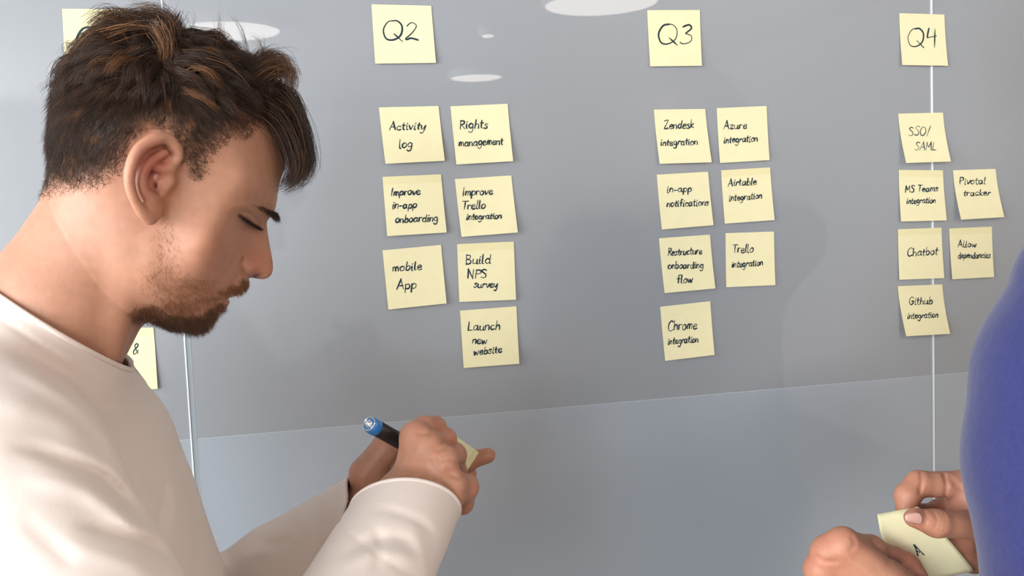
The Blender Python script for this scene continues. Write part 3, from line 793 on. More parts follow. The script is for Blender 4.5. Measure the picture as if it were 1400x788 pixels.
def hand(p, H):
    d = rcone(p, H['palm'][0][0], H['palm'][1][0], H['palm'][0][1], H['palm'][1][1])
    for (a, ra), (b, rb) in H['meta']:
        d = smin(d, rcone(p, a, b, ra, rb), .008)
    d = smin(d, ball(p, H['heel'][0], H['heel'][1]), .012)
    d = smin(d, chain(p, H['thumb'], .004), .007)
    fs = None
    for fg in H['fingers']:
        e = chain(p, fg, .005)
        fs = e if fs is None else smin(fs, e, .0016)
    d = smin(d, fs, .0045)
    for (c, r) in (x[1] for x in H['meta']):          # knuckles
        d = smin(d, ball(p, c-np.array([0, 0, .0022]), r*.80), .008)
    return d
HAND_LINES = [([(573,593),(588,593),(604,588)],3,-1.0),([(598,617),(609,613),(620,607)],3,-1.1),([(606,633),(620,633),(634,635)],3,-1.2),([(592,628),(602,640),(614,648)],4,-1.2),
([(618,650),(628,654),(638,650)],3,-1.0),([(545,680),(562,640),(572,612)],5,.5),([(558,686),(578,648),(588,624)],5,.6),([(574,690),(594,662),(606,644)],5,.6),
([(588,596),(590,590),(589,582)],2.4,-.7),([(606,606),(609,601),(607,594)],2.4,-.7),([(555,668),(570,672),(590,690)],6,-.8)]
def hand_detail(p):
    px = proj(p.astype(float)); e = np.zeros(len(p))
    for line, w, mm in HAND_LINES: e += mm*.001*np.exp(-(poly_dist(px, smooth_line(line, 4))/w)**2)
    return e*np.clip((.86-p[:, 2])/.02, 0, 1)+wobble(p, .006, 1)*.00022
def arms(p):
    d = chain(p, [(SH_R, .055), (EL_R, .043), (WR_R*.5+EL_R*.5, .040), (WR_R, .028), (HAND_R['palm'][0][0], .026)], .02)
    d = smin(d, chain(p, [(SH_L, .052), (EL_L, .042), (WR_L*.5+EL_L*.5, .036), (WR_L, .023), (HAND_L['palm'][0][0], .021)], .02), .004)
    return d
def man_body(p):
    d = smin(torso(p, -.014), head_neck(p), .02)
    d = smin(d, rcone(p, (-.400, -.075, .745), SH_R, .050, .055), .03)
    d = smin(d, rcone(p, (-.400, -.075, .80), SH_L, .050, .052), .03)
    d = smin(d, arms(p), .01)
    hn = p[:, 0] > -.22
    if hn.any():
        q = p[hn]; d[hn] = smin(smin(d[hn], hand(q, HAND_R), .010), hand(q, HAND_L), .0012)
    return d

# ------------------------------------------------------------------ skin colours (the skin's own: ears, lips, shaved hair, beard shadow; the nostril's shade is painted in)
def mixcol(c, col, w):
    return c*(1-w[:, None])+np.array(col)[None]*w[:, None]
def s01(x): return np.clip(x, 0, 1)**2*(3-2*np.clip(x, 0, 1))
SKIN = np.array(lin(186, 136, 111)[:3]); PINK = lin(184, 106, 86)[:3]; LIP = lin(160, 96, 80)[:3]; STUB = lin(92, 66, 50)[:3]; BROWN = lin(46, 34, 27)[:3]
HAIRLINE = [(40,268),(70,264),(100,258),(140,246),(168,224),(182,200),(205,180),(228,174),(244,190),(254,222),(264,243),(274,240),(288,207),(312,187),(338,183),(350,163),(374,158),(402,140),(402,-60),(-60,-60),(-60,268)]
EDGE = HAIRLINE[:18]
BEARD = [(266,443,22,12,1.0,8,.95),(236,440,24,10,1.0,7,.95),(288,432,11,11,.7,6,.8),(209,428,18,11,.75,5,.75),(245,420,30,13,.42,5,.3),(334,389,7,8,.75,4,.45),(322,396,12,6,.7,4.5,.35),(306,401,11,5,.45,4,.3),
(300,420,8,6,.8,5,.5),(222,385,30,26,.2,4,.1),(262,395,34,20,.28,4,.1),(228,335,18,34,.14,3.5,.1),(282,410,18,8,.35,4,.25),(190,430,14,10,.5,5,.6)]
def beard_weight(px):
    w = np.zeros(len(px)); ln = np.zeros(len(px)); dk = np.zeros(len(px))
    for x, y, sx, sy, a, l, k in BEARD:
        g = a*np.exp(-(((px[:, 0]-x)/sx)**2+((px[:, 1]-y)/sy)**2)**1.5)
        w = np.maximum(w, g); ln += g*l; dk += g*k
        if x == 266: tot = np.zeros(len(px))
        tot += g
    tot = np.maximum(tot, 1e-6)
    return w, ln/tot, dk/tot
def man_colour(V):
    pm = mirror(V.astype(np.float32)).astype(float); px = proj(pm); q = to_head(V.astype(np.float32))
    c = np.tile(SKIN, (len(V), 1))
    ishead = (q[:, 1] > -.16)&(np.linalg.norm(q, axis=1) < .2)
    def spot(x, y, sx, sy, col, a, p=2):
        nonlocal c
        w = a*np.exp(-((((px[:, 0]-x)/sx)**2+((px[:, 1]-y)/sy)**2)**(p/2)))*ishead
        c = mixcol(c, col, w)
    spot(300, 335, 45, 30, PINK, .18); spot(355, 358, 20, 22, PINK, .38); spot(210, 245, 30, 55, PINK, .35, 4); spot(208, 222, 22, 22, lin(160, 62, 50)[:3], .5, 3)
    spot(208, 250, 13, 20, lin(136, 66, 54)[:3], .5); spot(328, 400, 12, 5, LIP, .55); spot(309, 413, 8, 6, LIP, .6)
    spot(338, 311, 14, 7, lin(150, 98, 84)[:3], .45); spot(340, 300, 12, 5, lin(160, 108, 94)[:3], .4)
    spot(351, 378.5, 7, 2.6, lin(70, 34, 28)[:3], .8)  # shade inside the nostril, put into the skin colour
    inside = in_poly(px, HAIRLINE)
    ed = poly_dist(px, EDGE); sd = np.where(inside, ed, -ed)
    notear = (np.abs(q[:, 2]) < .078)|(px[:, 1] < 178)
    w = s01((sd+10)/34)*ishead*notear
    c = mixcol(c, STUB, w*.7); c = mixcol(c, BROWN, s01((sd-12)/26)*ishead*notear*.95)
    bw, _, _ = beard_weight(px)
    c = mixcol(c, lin(116, 78, 56)[:3], s01(bw*1.1)*.42*ishead)
    # eyelid slit
    L = np.array(smooth_line([(327.5,295),(334,300.5),(341,305.5),(348,309.5),(353,311)], 4))
    w = np.exp(-(poly_dist(px, L)/2.9)**2)*ishead; c = mixcol(c, lin(40, 28, 24)[:3], w*.9)
    hands = ~ishead
    for Hd in (HAND_R, HAND_L):
        for fg in Hd['fingers']+[Hd['thumb']]:
            for k, (cc, r) in enumerate(fg):
                w = np.exp(-(np.linalg.norm(V-cc, axis=1)/(r*1.3))**2)*(.42 if k else .25)*hands
                c = mixcol(c, lin(178, 108, 86)[:3], w)
    return c
# ------------------------------------------------------------------ build the man
def joined(parts):
    Vs, Qs, n = [], [], 0
    for V, Q in parts:
        Vs.append(V); Qs.append(Q+n); n += len(V)
    return np.concatenate(Vs), np.concatenate(Qs)
man = tag(empty('person', (-0.30, -0.40, 0.0)), 'bearded person in a cream long-sleeved top looking down and writing on a yellow pad', 'person')
def head_part(p):             # head, neck and the top of the chest
    return smax(man_body(p), (-p[:, 1]-.165), .004)
Vh, Qh = surface_nets(head_part, HO+np.array([-.20, -.26, -.21]), HO+np.array([.16, .17, .20]), .00098)
def hand_part(p):
    d = smin(smin(arms(p), hand(p, HAND_R), .010), hand(p, HAND_L), .0012)
    m = np.abs(d) < .01
    if m.any(): d[m] -= hand_detail(p[m])
    return d
Vk, Qk = surface_nets(hand_part, (-.20, -.26, .70), (.0, -.10, .96), .0012)
def rest(p):
    d = smin(torso(p, -.016), arms(p)+.002, .01)
    d = smin(d, rcone(p, (-.400, -.075, .745), SH_R, .046, .050), .03)
    return smin(d, rcone(p, (-.400, -.075, .80), SH_L, .046, .050), .03)
Vt, Qt = surface_nets(rest, (-.62, -.80, .42), (-.04, .02, 1.10), .006, s=6)
Vb, Qb = joined([(Vh, Qh), (Vk, Qk), (Vt, Qt)])
col = man_colour(Vb)
put('body', np_mesh('body', C2W(Vb), Qb, col), M_SKIN, man)

# shirt
V, Q = surface_nets(shirt_field, (-.64, -.66, .40), (-.01, .04, 1.12), .0026)
me = np_mesh('shirt', V, Q)
bm = bmesh.new(); bm.from_mesh(me); bpy.data.meshes.remove(me)
def cut(bm, co, no, near=None):
    co = Vector(co); no = Vector(no)
    if near is None: geom = bm.verts[:]+bm.edges[:]+bm.faces[:]
    else:
        vs = [v for v in bm.verts if (v.co-co).length < near]; s = set(vs)
        geom = vs+[e for e in bm.edges if e.verts[0] in s and e.verts[1] in s]+[f for f in bm.faces if all(v in s for v in f.verts)]
    bmesh.ops.bisect_plane(bm, geom=geom, plane_co=co, plane_no=no, clear_outer=True)
def loops_of(bm):
    es = [e for e in bm.edges if len(e.link_faces) == 1]; nxt = {}
    for e in es:
        for a, b in ((e.verts[0], e.verts[1]), (e.verts[1], e.verts[0])): nxt.setdefault(a, []).append(b)
    seen = set(); out = []
    for v in nxt:
        if v in seen: continue
        lp = [v]; seen.add(v)
        while True:
            n = [w for w in nxt[lp[-1]] if w not in seen]
            if not n: break
            lp.append(n[0]); seen.add(n[0])
        if len(lp) > 20: out.append(np.array([list(w.co) for w in lp]))
    return out
cut(bm, COLLAR_P, COLLAR_N, .20)
_cl, _cr, _ct = CW(487, 688, .786), CW(620, 710, .816), CW(545, 657, .772)
_cc = (_cl+_cr)/2; CUFF_N = np.cross(_cr-_cl, _ct-_cc); CUFF_N *= np.sign(CUFF_N[2])
cut(bm, _cc, CUFF_N, .095)
cut(bm, WR_L, (WR_L-EL_L), .070)
def largest_island(bm):
    left = set(bm.verts); best = []
    while left:
        st = [left.pop()]; isl = list(st)
        while st:
            for e in st.pop().link_edges:
                for w in e.verts:
                    if w in left: left.discard(w); st.append(w); isl.append(w)
        if len(isl) > len(best): best = isl
    keep = set(best)
    bmesh.ops.delete(bm, geom=[v for v in bm.verts if v not in keep], context='VERTS')
largest_island(bm)
bm.normal_update()
rims = loops_of(bm)
me = bpy.data.meshes.new('shirt'); bm.to_mesh(me); bm.free()
co = np.empty(len(me.vertices)*3, np.float32); me.vertices.foreach_get('co', co)
me.vertices.foreach_set('co', C2W(co.reshape(-1, 3)).astype(np.float32).ravel())
shirt = put('shirt', me, M_SHIRT, man)
so = shirt.modifiers.new('cloth', 'SOLIDIFY'); so.thickness = 0.0022; so.offset = -1
def tube_loop(name, P, rad, mat, parent, step=0.004, seg=8):
    """a closed rolled hem along a rim (camera axes)"""
    d = np.linalg.norm(np.diff(np.vstack([P, P[:1]]), axis=0), axis=1); s = np.concatenate([[0], np.cumsum(d)])
    n = max(12, int(s[-1]/step)); t = np.linspace(0, s[-1], n, endpoint=False); X = np.vstack([P, P[:1]])
    R = np.stack([np.interp(t, s, X[:, k]) for k in range(3)], -1)
    for _ in range(6): R = (R*2+np.roll(R, 1, 0)+np.roll(R, -1, 0))/4
    T = np.roll(R, -1, 0)-np.roll(R, 1, 0); T /= np.linalg.norm(T, axis=1)[:, None]
    c = R.mean(0); N1 = R-c; N1 -= (N1*T).sum(1)[:, None]*T; N1 /= np.linalg.norm(N1, axis=1)[:, None]; N2 = np.cross(T, N1)
    V = []
    for k in range(seg):
        a = 2*math.pi*k/seg; V.append(R+rad*(math.cos(a)*N1+math.sin(a)*N2))
    V = np.stack(V, 1).reshape(-1, 3)
    Fq = [(i*seg+k, ((i+1) % n)*seg+k, ((i+1) % n)*seg+(k+1) % seg, i*seg+(k+1) % seg) for i in range(n) for k in range(seg)]
    return put(name, np_mesh(name, C2W(V), Fq), mat, parent)
for R in rims:
    cen = R.mean(0)
    if np.linalg.norm(cen-WR_R) < .06 or np.linalg.norm(cen-WR_L) < .05: tube_loop('cuff_hem', R, .0019, M_SHIRT, shirt)
    elif cen[1] > -.2: tube_loop('collar', R, .0022, M_SHIRT, shirt)

# ------------------------------------------------------------------ hair
def tubes(P, R, C, sides=3):
    """strands P (n, s, 3) with radii R (n, s) and colours C (n, 3)"""
    n, s, _ = P.shape
    T = np.gradient(P, axis=1); T /= np.linalg.norm(T, axis=2, keepdims=True)+1e-12
    ref = np.array([.31, .22, .93]); A = np.cross(T, ref); A /= np.linalg.norm(A, axis=2, keepdims=True)+1e-9
    B = np.cross(T, A); V = []
    for k in range(sides):
        a = 2*math.pi*k/sides; V.append(P+R[..., None]*(math.cos(a)*A+math.sin(a)*B))
    V = np.stack(V, 2).reshape(-1, 3)
    base = (np.arange(n)*s*sides)[:, None, None]+(np.arange(s-1)*sides)[None, :, None]
    k = np.arange(sides)[None, None]; k2 = (np.arange(sides)+1)[None, None] % sides
    Q = np.stack([base+k, base+k2, base+sides+k2, base+sides+k], -1).reshape(-1, 4)
    return V, Q, np.repeat(C, s*sides, 0)
hq = to_head(Vh.astype(np.float32)).astype(float)
hpm = proj(mirror(Vh.astype(np.float32)).astype(float))
hpx = proj(Vh)
hnorm = field_normal(skull, Vh)
_inh = in_poly(hpm, HAIRLINE); _sd = np.where(_inh, 1, -1)*poly_dist(hpm, EDGE)
_el = np.linalg.norm(np.stack([hq[:, 0]-pxh(210, 245, .075)[0], (hq[:, 1]-pxh(210, 245, .075)[1])*.62, (np.abs(hq[:, 2])-.083)*1.4], -1), axis=1)
SCALP = np.where((_sd > -9+26*rng.random(len(hq))**1.6)&(hq[:, 1] > -.05)&(np.linalg.norm(hq, axis=1) < .17)&~((_el < .024)&(np.abs(hq[:, 2]) > .0745)))[0]
FLOW = [(80,150,-.25,-.97),(72,230,.05,-1),(130,150,-.5,-.85),(120,230,-.15,-1),(180,150,-.45,-.9),(170,190,-.3,-.95),(210,130,-.3,-.95),(235,150,.2,-.95),(250,190,.25,-.95),(290,150,.75,-.65),(300,180,.55,-.8),
(330,140,.85,-.5),(260,110,.5,-.8),(310,110,.85,-.35),(350,130,.85,-.5),(375,150,.6,-.8),(200,80,-.5,-.6),(150,85,-.85,-.3),(110,110,-.75,-.6),(240,75,.3,.3),(280,80,.8,.1),(320,90,.9,.0)]
_fp = np.array([f[:2] for f in FLOW], float); _fd = np.array([f[2:] for f in FLOW], float)
def flow(px):
    w = np.exp(-((px[:, None]-_fp[None])**2).sum(-1)/(2*34.0**2))+1e-9
    d = (w[..., None]*_fd[None]).sum(1); return d/(np.linalg.norm(d, axis=1)[:, None]+1e-6)
def hair_length(px, sd):
    short = 0.0016+np.clip(sd, 0, 90)*0.00013
    top = s01((138+.12*(px[:, 0]-100)-px[:, 1])/62)
    return short*(1-top)+top*0.034, top
def grow(idx, S, lift, jit, scale=1.0):
    """strand paths from scalp vertices, following the combing direction and staying off the skin"""
    p = Vh[idx].astype(float); nrm = hnorm[idx].astype(float); px = hpm[idx]
    L, top = hair_length(px, _sd[idx]); L = L*scale*rng.uniform(.75, 1.15, len(idx))
    fl = flow(px); ax = HAX.astype(float)
    t = fl[:, :1]*ax[0]+fl[:, 1:]*ax[1]+rng.normal(0, jit, (len(idx), 3))
    t -= (t*nrm).sum(1)[:, None]*nrm; t /= np.linalg.norm(t, axis=1)[:, None]+1e-9
    lf = (lift*(0.55+1.1*top)*rng.uniform(.6, 1.4, len(idx)))[:, None]
    d = t+nrm*lf; out = [p]; st = (L/(S-1))[:, None]
    for k in range(S-1):
        d /= np.linalg.norm(d, axis=1)[:, None]
        p = p+d*st
        sk = skull(p.astype(np.float32)).astype(float); g = field_normal(skull, p)
        lowlim = 0.0006+0.0035*top*k/(S-1)
        p = p+g*np.clip(lowlim-sk, 0, .01)[:, None]
        d = d-g*(lf*(.22+.25*k/S))+rng.normal(0, jit*.35, d.shape)
        out.append(p)
    return np.stack(out, 1), L, top
def pick(n): return SCALP[rng.integers(0, len(SCALP), n)]
def locks(n_lock, n_strand, S, lift, jit, clump, rad, topsel=None, light=.12):
    pool = SCALP
    if topsel is not None:
        _, tp = hair_length(hpm[pool], _sd[pool]); pool = pool[(tp > .35) == topsel]
    gi = pool[rng.integers(0, len(pool), n_lock)]
    GP, GL, gt = grow(gi, S, lift, jit)
    si = pool[rng.integers(0, len(pool), n_strand)]
    near = np.concatenate([((Vh[c][:, None]-Vh[gi][None])**2).sum(-1).argmin(1) for c in np.array_split(si, max(1, n_strand//2000))])
    off = Vh[si]-Vh[gi][near]
    t = np.linspace(0, 1, S)[None, :, None]
    P = GP[near]-GP[near][:, :1]; sc = rng.uniform(.7, 1.12, (n_strand, 1, 1))
    P = Vh[si][:, None]+P*sc-off[:, None]*clump*t+rng.normal(0, .0006, (n_strand, 1, 3))*t*3
    sk = skull(P.reshape(-1, 3).astype(np.float32)).astype(float); g = field_normal(skull, P.reshape(-1, 3))
    P = (P.reshape(-1, 3)+g*np.clip(0.0004-sk, 0, .01)[:, None]).reshape(n_strand, S, 3)
    R = rad*np.linspace(1, .35, S)[None]*rng.uniform(.8, 1.2, (n_strand, 1))
    base = np.array(lin(70, 51, 40)[:3]); hi = np.array(lin(136, 94, 62)[:3])
    lk = rng.random(n_lock) < light
    C = base[None]*rng.uniform(.55, 1.35, n_lock)[near][:, None]*rng.uniform(.75, 1.25, n_strand)[:, None]
    C = np.where(lk[near][:, None], hi[None]*rng.uniform(.6, 1.1, n_strand)[:, None], C)
    C = C*(1+.9*np.clip(1-_sd[si]/45, 0, 1))[:, None]
    return P, R, C
hair_parts = []
def add_strands(P, R, C): hair_parts.append(tubes(P, R, C))
add_strands(*locks(1800, 34000, 4, .34, .07, .22, .00011, False, .06))
add_strands(*locks(330, 12000, 8, .95, .22, .55, .00019, True, .05))
TUFTS = [  # guide pixels, strands, spread (m), light share, depth range
([(350,132),(385,138),(408,172),(419,213),(413,243),(388,257)], 260, .005, .1, (-.02,.03)),
([(345,128),(376,122),(401,146),(416,188),(424,222),(417,244)], 260, .005, .1, (-.03,.03)),
([(355,146),(381,160),(400,192),(408,224),(401,246),(384,254)], 260, .005, .12, (-.01,.045)),
([(340,146),(364,154),(382,176),(393,204),(399,232),(396,250)], 240, .005, .1, (.0,.05)),
([(335,130),(362,132),(386,150),(404,178),(412,208),(409,232)], 260, .005, .1, (-.04,.03)),
([(352,122),(382,118),(402,128),(411,150),(414,172)], 60, .002, .2, (-.01,.02)),
([(330,112),(352,94),(374,80),(390,82),(396,98)], 220, .0042, .5, (-.03,.03)),
([(335,122),(365,104),(390,92),(401,104),(396,124)], 220, .004, .55, (-.03,.03)),
([(315,108),(340,94),(358,78),(370,74),(380,80)], 240, .0045, .15, (-.03,.03)),
([(322,118),(350,108),(372,96),(386,98),(390,112)], 170, .0045, .2, (-.02,.04)),
([(338,106),(354,84),(359,64),(353,52),(345,50)], 26, .0010, .6, (.0,.012)),
([(341,86),(336,60),(327,34),(314,18)], 14, .0008, .4, (.0,.015)),
([(318,80),(308,62),(300,36),(300,14)], 16, .0022, .5, (-.02,.02)),
([(290,68),(296,48),(300,30)], 14, .0024, .5, (-.02,.02)),
([(262,66),(266,46),(262,28),(258,18)], 5, .0010, .3, (-.01,.01)),
([(250,52),(262,40),(266,26),(260,16)], 5, .0015, .3, (-.01,.01)),
([(270,58),(300,52),(322,68),(338,84)], 50, .0030, .25, (-.03,.03)),
([(285,66),(310,66),(335,78),(352,92)], 70, .0036, .2, (-.03,.03)),
([(245,60),(275,52),(300,54),(318,66)], 40, .0030, .2, (-.03,.03)),
([(205,80),(192,50),(172,32),(150,32),(130,46),(110,70),(98,92)], 150, .0035, .25, (-.02,.035)),
([(215,75),(205,45),(185,26),(162,22),(142,34)], 170, .0045, .2, (-.02,.04)),
([(170,60),(145,40),(120,50),(102,72),(90,98)], 110, .0026, .45, (-.02,.03)),
([(240,80),(240,46),(228,26),(205,17),(178,20)], 260, .0050, .15, (-.02,.04)),
([(226,72),(234,46),(241,30),(246,20)], 190, .0050, .1, (-.02,.03)),
([(190,70),(176,42),(160,24),(142,24),(122,40)], 230, .0055, .2, (-.01,.04)),
([(160,26),(180,16),(205,18),(225,28)], 30, .0022, .2, (-.02,.03)),
([(216,38),(226,58),(225,80),(212,98)], 150, .0036, .6, (.045,.055)),
([(150,40),(175,34),(205,36),(230,42)], 140, .0042, .35, (.02,.05)),
([(140,80),(118,96),(100,122),(84,150)], 140, .0040, .2, (.01,.05)),
([(200,72),(172,84),(148,104),(128,132)], 170, .0045, .12, (.03,.06)),
([(250,84),(280,82),(308,94),(330,116)], 200, .0050, .12, (.02,.055)),
([(270,100),(300,104),(325,120),(344,142)], 200, .0050, .15, (.04,.062)),
([(230,92),(250,108),(278,124),(306,136)], 190, .0050, .15, (.05,.066)),
]
for g, n, sp, light, (c0, c1) in TUFTS:
    S = 10; cc = rng.uniform(c0, c1, n)
    pts = np.array(smooth_line(g, 6)); s = np.concatenate([[0], np.cumsum(np.linalg.norm(np.diff(pts, axis=0), axis=1))])
    tt = np.linspace(0, s[-1], S); gp = np.stack([np.interp(tt, s, pts[:, k]) for k in range(2)], -1)
    P = np.zeros((n, S, 3)); fl = np.linspace(0, 1, S)
    ab0 = np.array([pxh(x, y, 0.0) for x, y in gp])          # kept on the head plane, then spread sideways
    off = rng.normal(0, sp, (n, 2)); curl = rng.normal(0, .0022, (n, 2))
    cut_ = rng.uniform(.78, 1.03, n)
    for i in range(n):
        f = fl*cut_[i]; a = np.interp(f, fl, ab0[:, 0]); b = np.interp(f, fl, ab0[:, 1])
        k = 1-cc[i]/0.78
        P[i, :, 0] = a*k+off[i, 0]*(1-.45*fl)+curl[i, 0]*fl**2; P[i, :, 1] = b*k+off[i, 1]*(1-.45*fl)+curl[i, 1]*fl**2
        P[i, :, 2] = cc[i]+rng.normal(0, .002)+rng.normal(0, .004)*fl
    P = from_head(P)
    flat = P.reshape(-1, 3); sk = skull(flat.astype(np.float32)).astype(float); gn = field_normal(skull, flat)
    P = (flat+gn*np.clip(.0008-sk, 0, .015)[:, None]).reshape(n, S, 3)
    thin = n < 40
    R = (.00013 if thin else .00019)*np.linspace(1, .4, S)[None]*np.ones((n, 1))
    base = np.array(lin(58, 42, 33)[:3]); hi = np.array(lin(158, 112, 76)[:3])
    C = base*rng.uniform(.5, 1.3, (n, 1)); m = rng.random(n) < light; C[m] = hi*rng.uniform(.55, 1.15, (m.sum(), 1))
    add_strands(P, R, C)
def strand_object(name, parts, label=None, parent=None):
    Vs, Qs, Cs, n = [], [], [], 0
    for V, Q, C in parts: Vs.append(V); Qs.append(Q+n); Cs.append(C); n += len(V)
    o = put(name, np_mesh(name, C2W(np.concatenate(Vs)), np.concatenate(Qs), np.concatenate(Cs)), M_HAIR, parent or man)
    if label: o['label'] = label
    return o
strand_object('hair', hair_parts, 'tousled dark brown hair, cropped at the sides with a falling fringe')
# beard and moustache
bw, bl, bd = beard_weight(hpm)
face = np.where((bw > .03)&(np.abs(hq[:, 2]) < .08)&(np.linalg.norm(hq, axis=1) < .20))[0]
prob = bw[face]**1.2; prob = prob/prob.sum()
bi = rng.choice(face, 13000, p=prob)
S = 5; p = Vh[bi].astype(float); nr = hnorm[bi].astype(float)
bx = hpm[bi]; fwd = np.clip((bx[:, 0]-225)/70, -.6, 1)
dirv = (.15+.35*fwd)[:, None]*HAX[0].astype(float)-HAX[1].astype(float)+rng.normal(0, .35, (len(bi), 3))
dirv -= .75*(dirv*nr).sum(1)[:, None]*nr; dirv /= np.linalg.norm(dirv, axis=1)[:, None]
L = bl[bi]*.001*rng.uniform(.5, 1.15, len(bi)); P = [p]; d = dirv+nr*.55
for k in range(S-1):
    d /= np.linalg.norm(d, axis=1)[:, None]; p = p+d*(L/(S-1))[:, None]; P.append(p); d = d+rng.normal(0, .18, d.shape)+dirv*.15
dk = np.clip(bd[bi]+rng.normal(0, .2, len(bi)), 0, 1)[:, None]
C = (np.array(lin(165, 112, 72)[:3])*(1-dk)+np.array(lin(88, 62, 47)[:3])*dk)*rng.uniform(.7, 1.3, (len(bi), 1))
strand_object('beard', [tubes(np.stack(P, 1), .000095*np.linspace(1, .5, S)[None]*np.ones((len(bi), 1)), C)], 'short brown beard, darkest at the chin, with moustache')
# eyebrows and lashes, both sides
def on_face(px, py, side=1):
    c = .04
    for _ in range(5): ab = pxh(px, py, c); c = gsample(_Wd, ab[None])[0]
    return np.array([ab[0], ab[1], c*side])
BROW = np.array(smooth_line([(332,282),(344,281),(357,285),(368,290),(374,293)], 6))
brow, lash = [], []
for side in (1, -1):
    n = 380; t = rng.beta(5.0, 1.0, n); k = t*(len(BROW)-1); i = np.minimum(k.astype(int), len(BROW)-2)
    q = BROW[i]*(1-(k-i))[:, None]+BROW[i+1]*(k-i)[:, None]; q = q+rng.normal(0, 1, (n, 2))*np.array([1.0, 1.6])
    P = np.zeros((n, 4, 3)); Lb = rng.uniform(.004, .0075, n)
    for j in range(n):
        r0 = on_face(q[j, 0], q[j, 1], side); dv = np.array([.8, -.25+rng.normal(0, .3), .42*side])
        for s_ in range(4): P[j, s_] = r0+dv*Lb[j]*s_/3+np.array([0, -.0006*s_, .0002*side*s_])
    brow.append(tubes(from_head(P), .00014*np.linspace(1, .5, 4)[None]*np.ones((n, 1)), np.array(lin(66, 47, 36)[:3])*rng.uniform(.6, 1.2, (n, 1))))
    n = 150; P = np.zeros((n, 4, 3)); LL = np.array([(330,297.5),(336,302),(343,306.5),(349,310),(353,311.5)])
    for j in range(n):
        t = rng.random()*4; i = min(int(t), 3); q0 = LL[i]*(1-t+i)+LL[i+1]*(t-i)
        r0 = on_face(q0[0], q0[1], side); ln_ = rng.uniform(.004, .0075); dv = np.array([.55, -.55+rng.normal(0, .15), .5*side])
        for s_ in range(4): P[j, s_] = r0+dv*ln_*s_/3+np.array([.0004*s_*s_*.5, .0003*s_*s_*.5, 0])
    lash.append(tubes(from_head(P), .00013*np.linspace(1, .4, 4)[None]*np.ones((n, 1)), np.tile(lin(38, 28, 24)[:3], (n, 1))))
strand_object('eyebrow', brow, 'dark brown eyebrows'); 
for L_ in lash: strand_object('eyelash', [L_])

# ------------------------------------------------------------------ trousers and shoes (below the picture's edge, they carry the figures)
def legs(parent, hip, side, fwd, mat):
    hip = np.array(hip, float); side = np.array(side, float); fwd = np.array(fwd, float)
    def f(p):
        d = rcone(p, hip+side*.07+[0, 0, .0], hip-side*.07, .125, .125)
        for s in (1, -1):
            a = hip+side*s*.09+np.array([0, 0, -.03]); k = hip*[1, 1, 0]+side*s*.10+fwd*.02+np.array([0, 0, .50]); e = hip*[1, 1, 0]+side*s*.11+np.array([0, 0, .09])
            d = smin(d, chain(p, [(a, .098), (k, .068), (e, .055)], .02), .03)
        return d
    lo = hip-[.4, .4, 0]; lo[2] = .02; hi = hip+[.4, .4, .2]
    V, Q = surface_nets(f, lo, hi, .009, s=6, flip=True)
    put('trousers', np_mesh('trousers', V, Q), mat, parent)
    for s in (1, -1):
        b = hip*[1, 1, 0]+side*s*.11
        def g(p):
            d = chain(p, [(b-fwd*.04+[0, 0, .05], .040), (b+fwd*.08+[0, 0, .044], .042), (b+fwd*.17+[0, 0, .036], .034)], .02)
            d = smin(d, rcone(p, b+[0, 0, .06], b+[0, 0, .11], .042, .045), .02)
            return smax(d, .003-p[:, 2], .004)
        V, Q = surface_nets(g, b-[.28, .28, .05], b+[.28, .28, .16], .006, s=6, flip=True)
        put('shoe', np_mesh('shoe', V, Q), M_SHOE, parent)
hipw = C2W(np.array([-.36, -.60, .775]))
fw = CR*[1, 1, 0]; fw /= np.linalg.norm(fw); sd_ = np.array([-fw[1], fw[0], 0])
legs(man, hipw, sd_, fw, M_DENIM)

# ------------------------------------------------------------------ marker pen and pad in the man's hands
pa, pb = W(505, 580, .825), W(611, 639.3, .9155)
ax = Vector(pb-pa); plen = ax.length
PM = Matrix.Translation(Vector(pa)) @ ax.to_track_quat('Z', 'Y').to_matrix().to_4x4()
pen = tag(empty('marker_pen', tuple(pa)), 'black marker pen with a blue end cap, in the right hand of the bearded person', 'pen')
lathe('barrel', [(.0066, .010), (.0072, .0105), (.0072, .088), (.0066, .095), (.0050, .108), (.0, .1085)], M_BLACK, PM, pen)
cap = lathe('end_cap', [(.0030, -.0005), (.0052, -.0005), (.0070, .0008), (.0076, .0028), (.0076, .0085), (.0072, .0100), (.0, .0102)], M_BLUEPL, PM, pen)
cap['label'] = 'blue end cap with silver stud'
lathe('stud', [(.0, -.0038), (.0022, -.0032), (.0037, -.0014), (.0041, .0002), (.0042, .0030)], M_SILVER, PM, cap)
lathe('silver_ring', [(.0054, -.0007), (.0058, -.0012), (.0063, -.0009), (.0066, .0002), (.0060, .0010)], M_SILVER, PM, cap)
lathe('nib', [(.0032, .108), (.0030, .120), (.0014, plen-.001), (.0, plen)], M_SILVER, PM, pen)

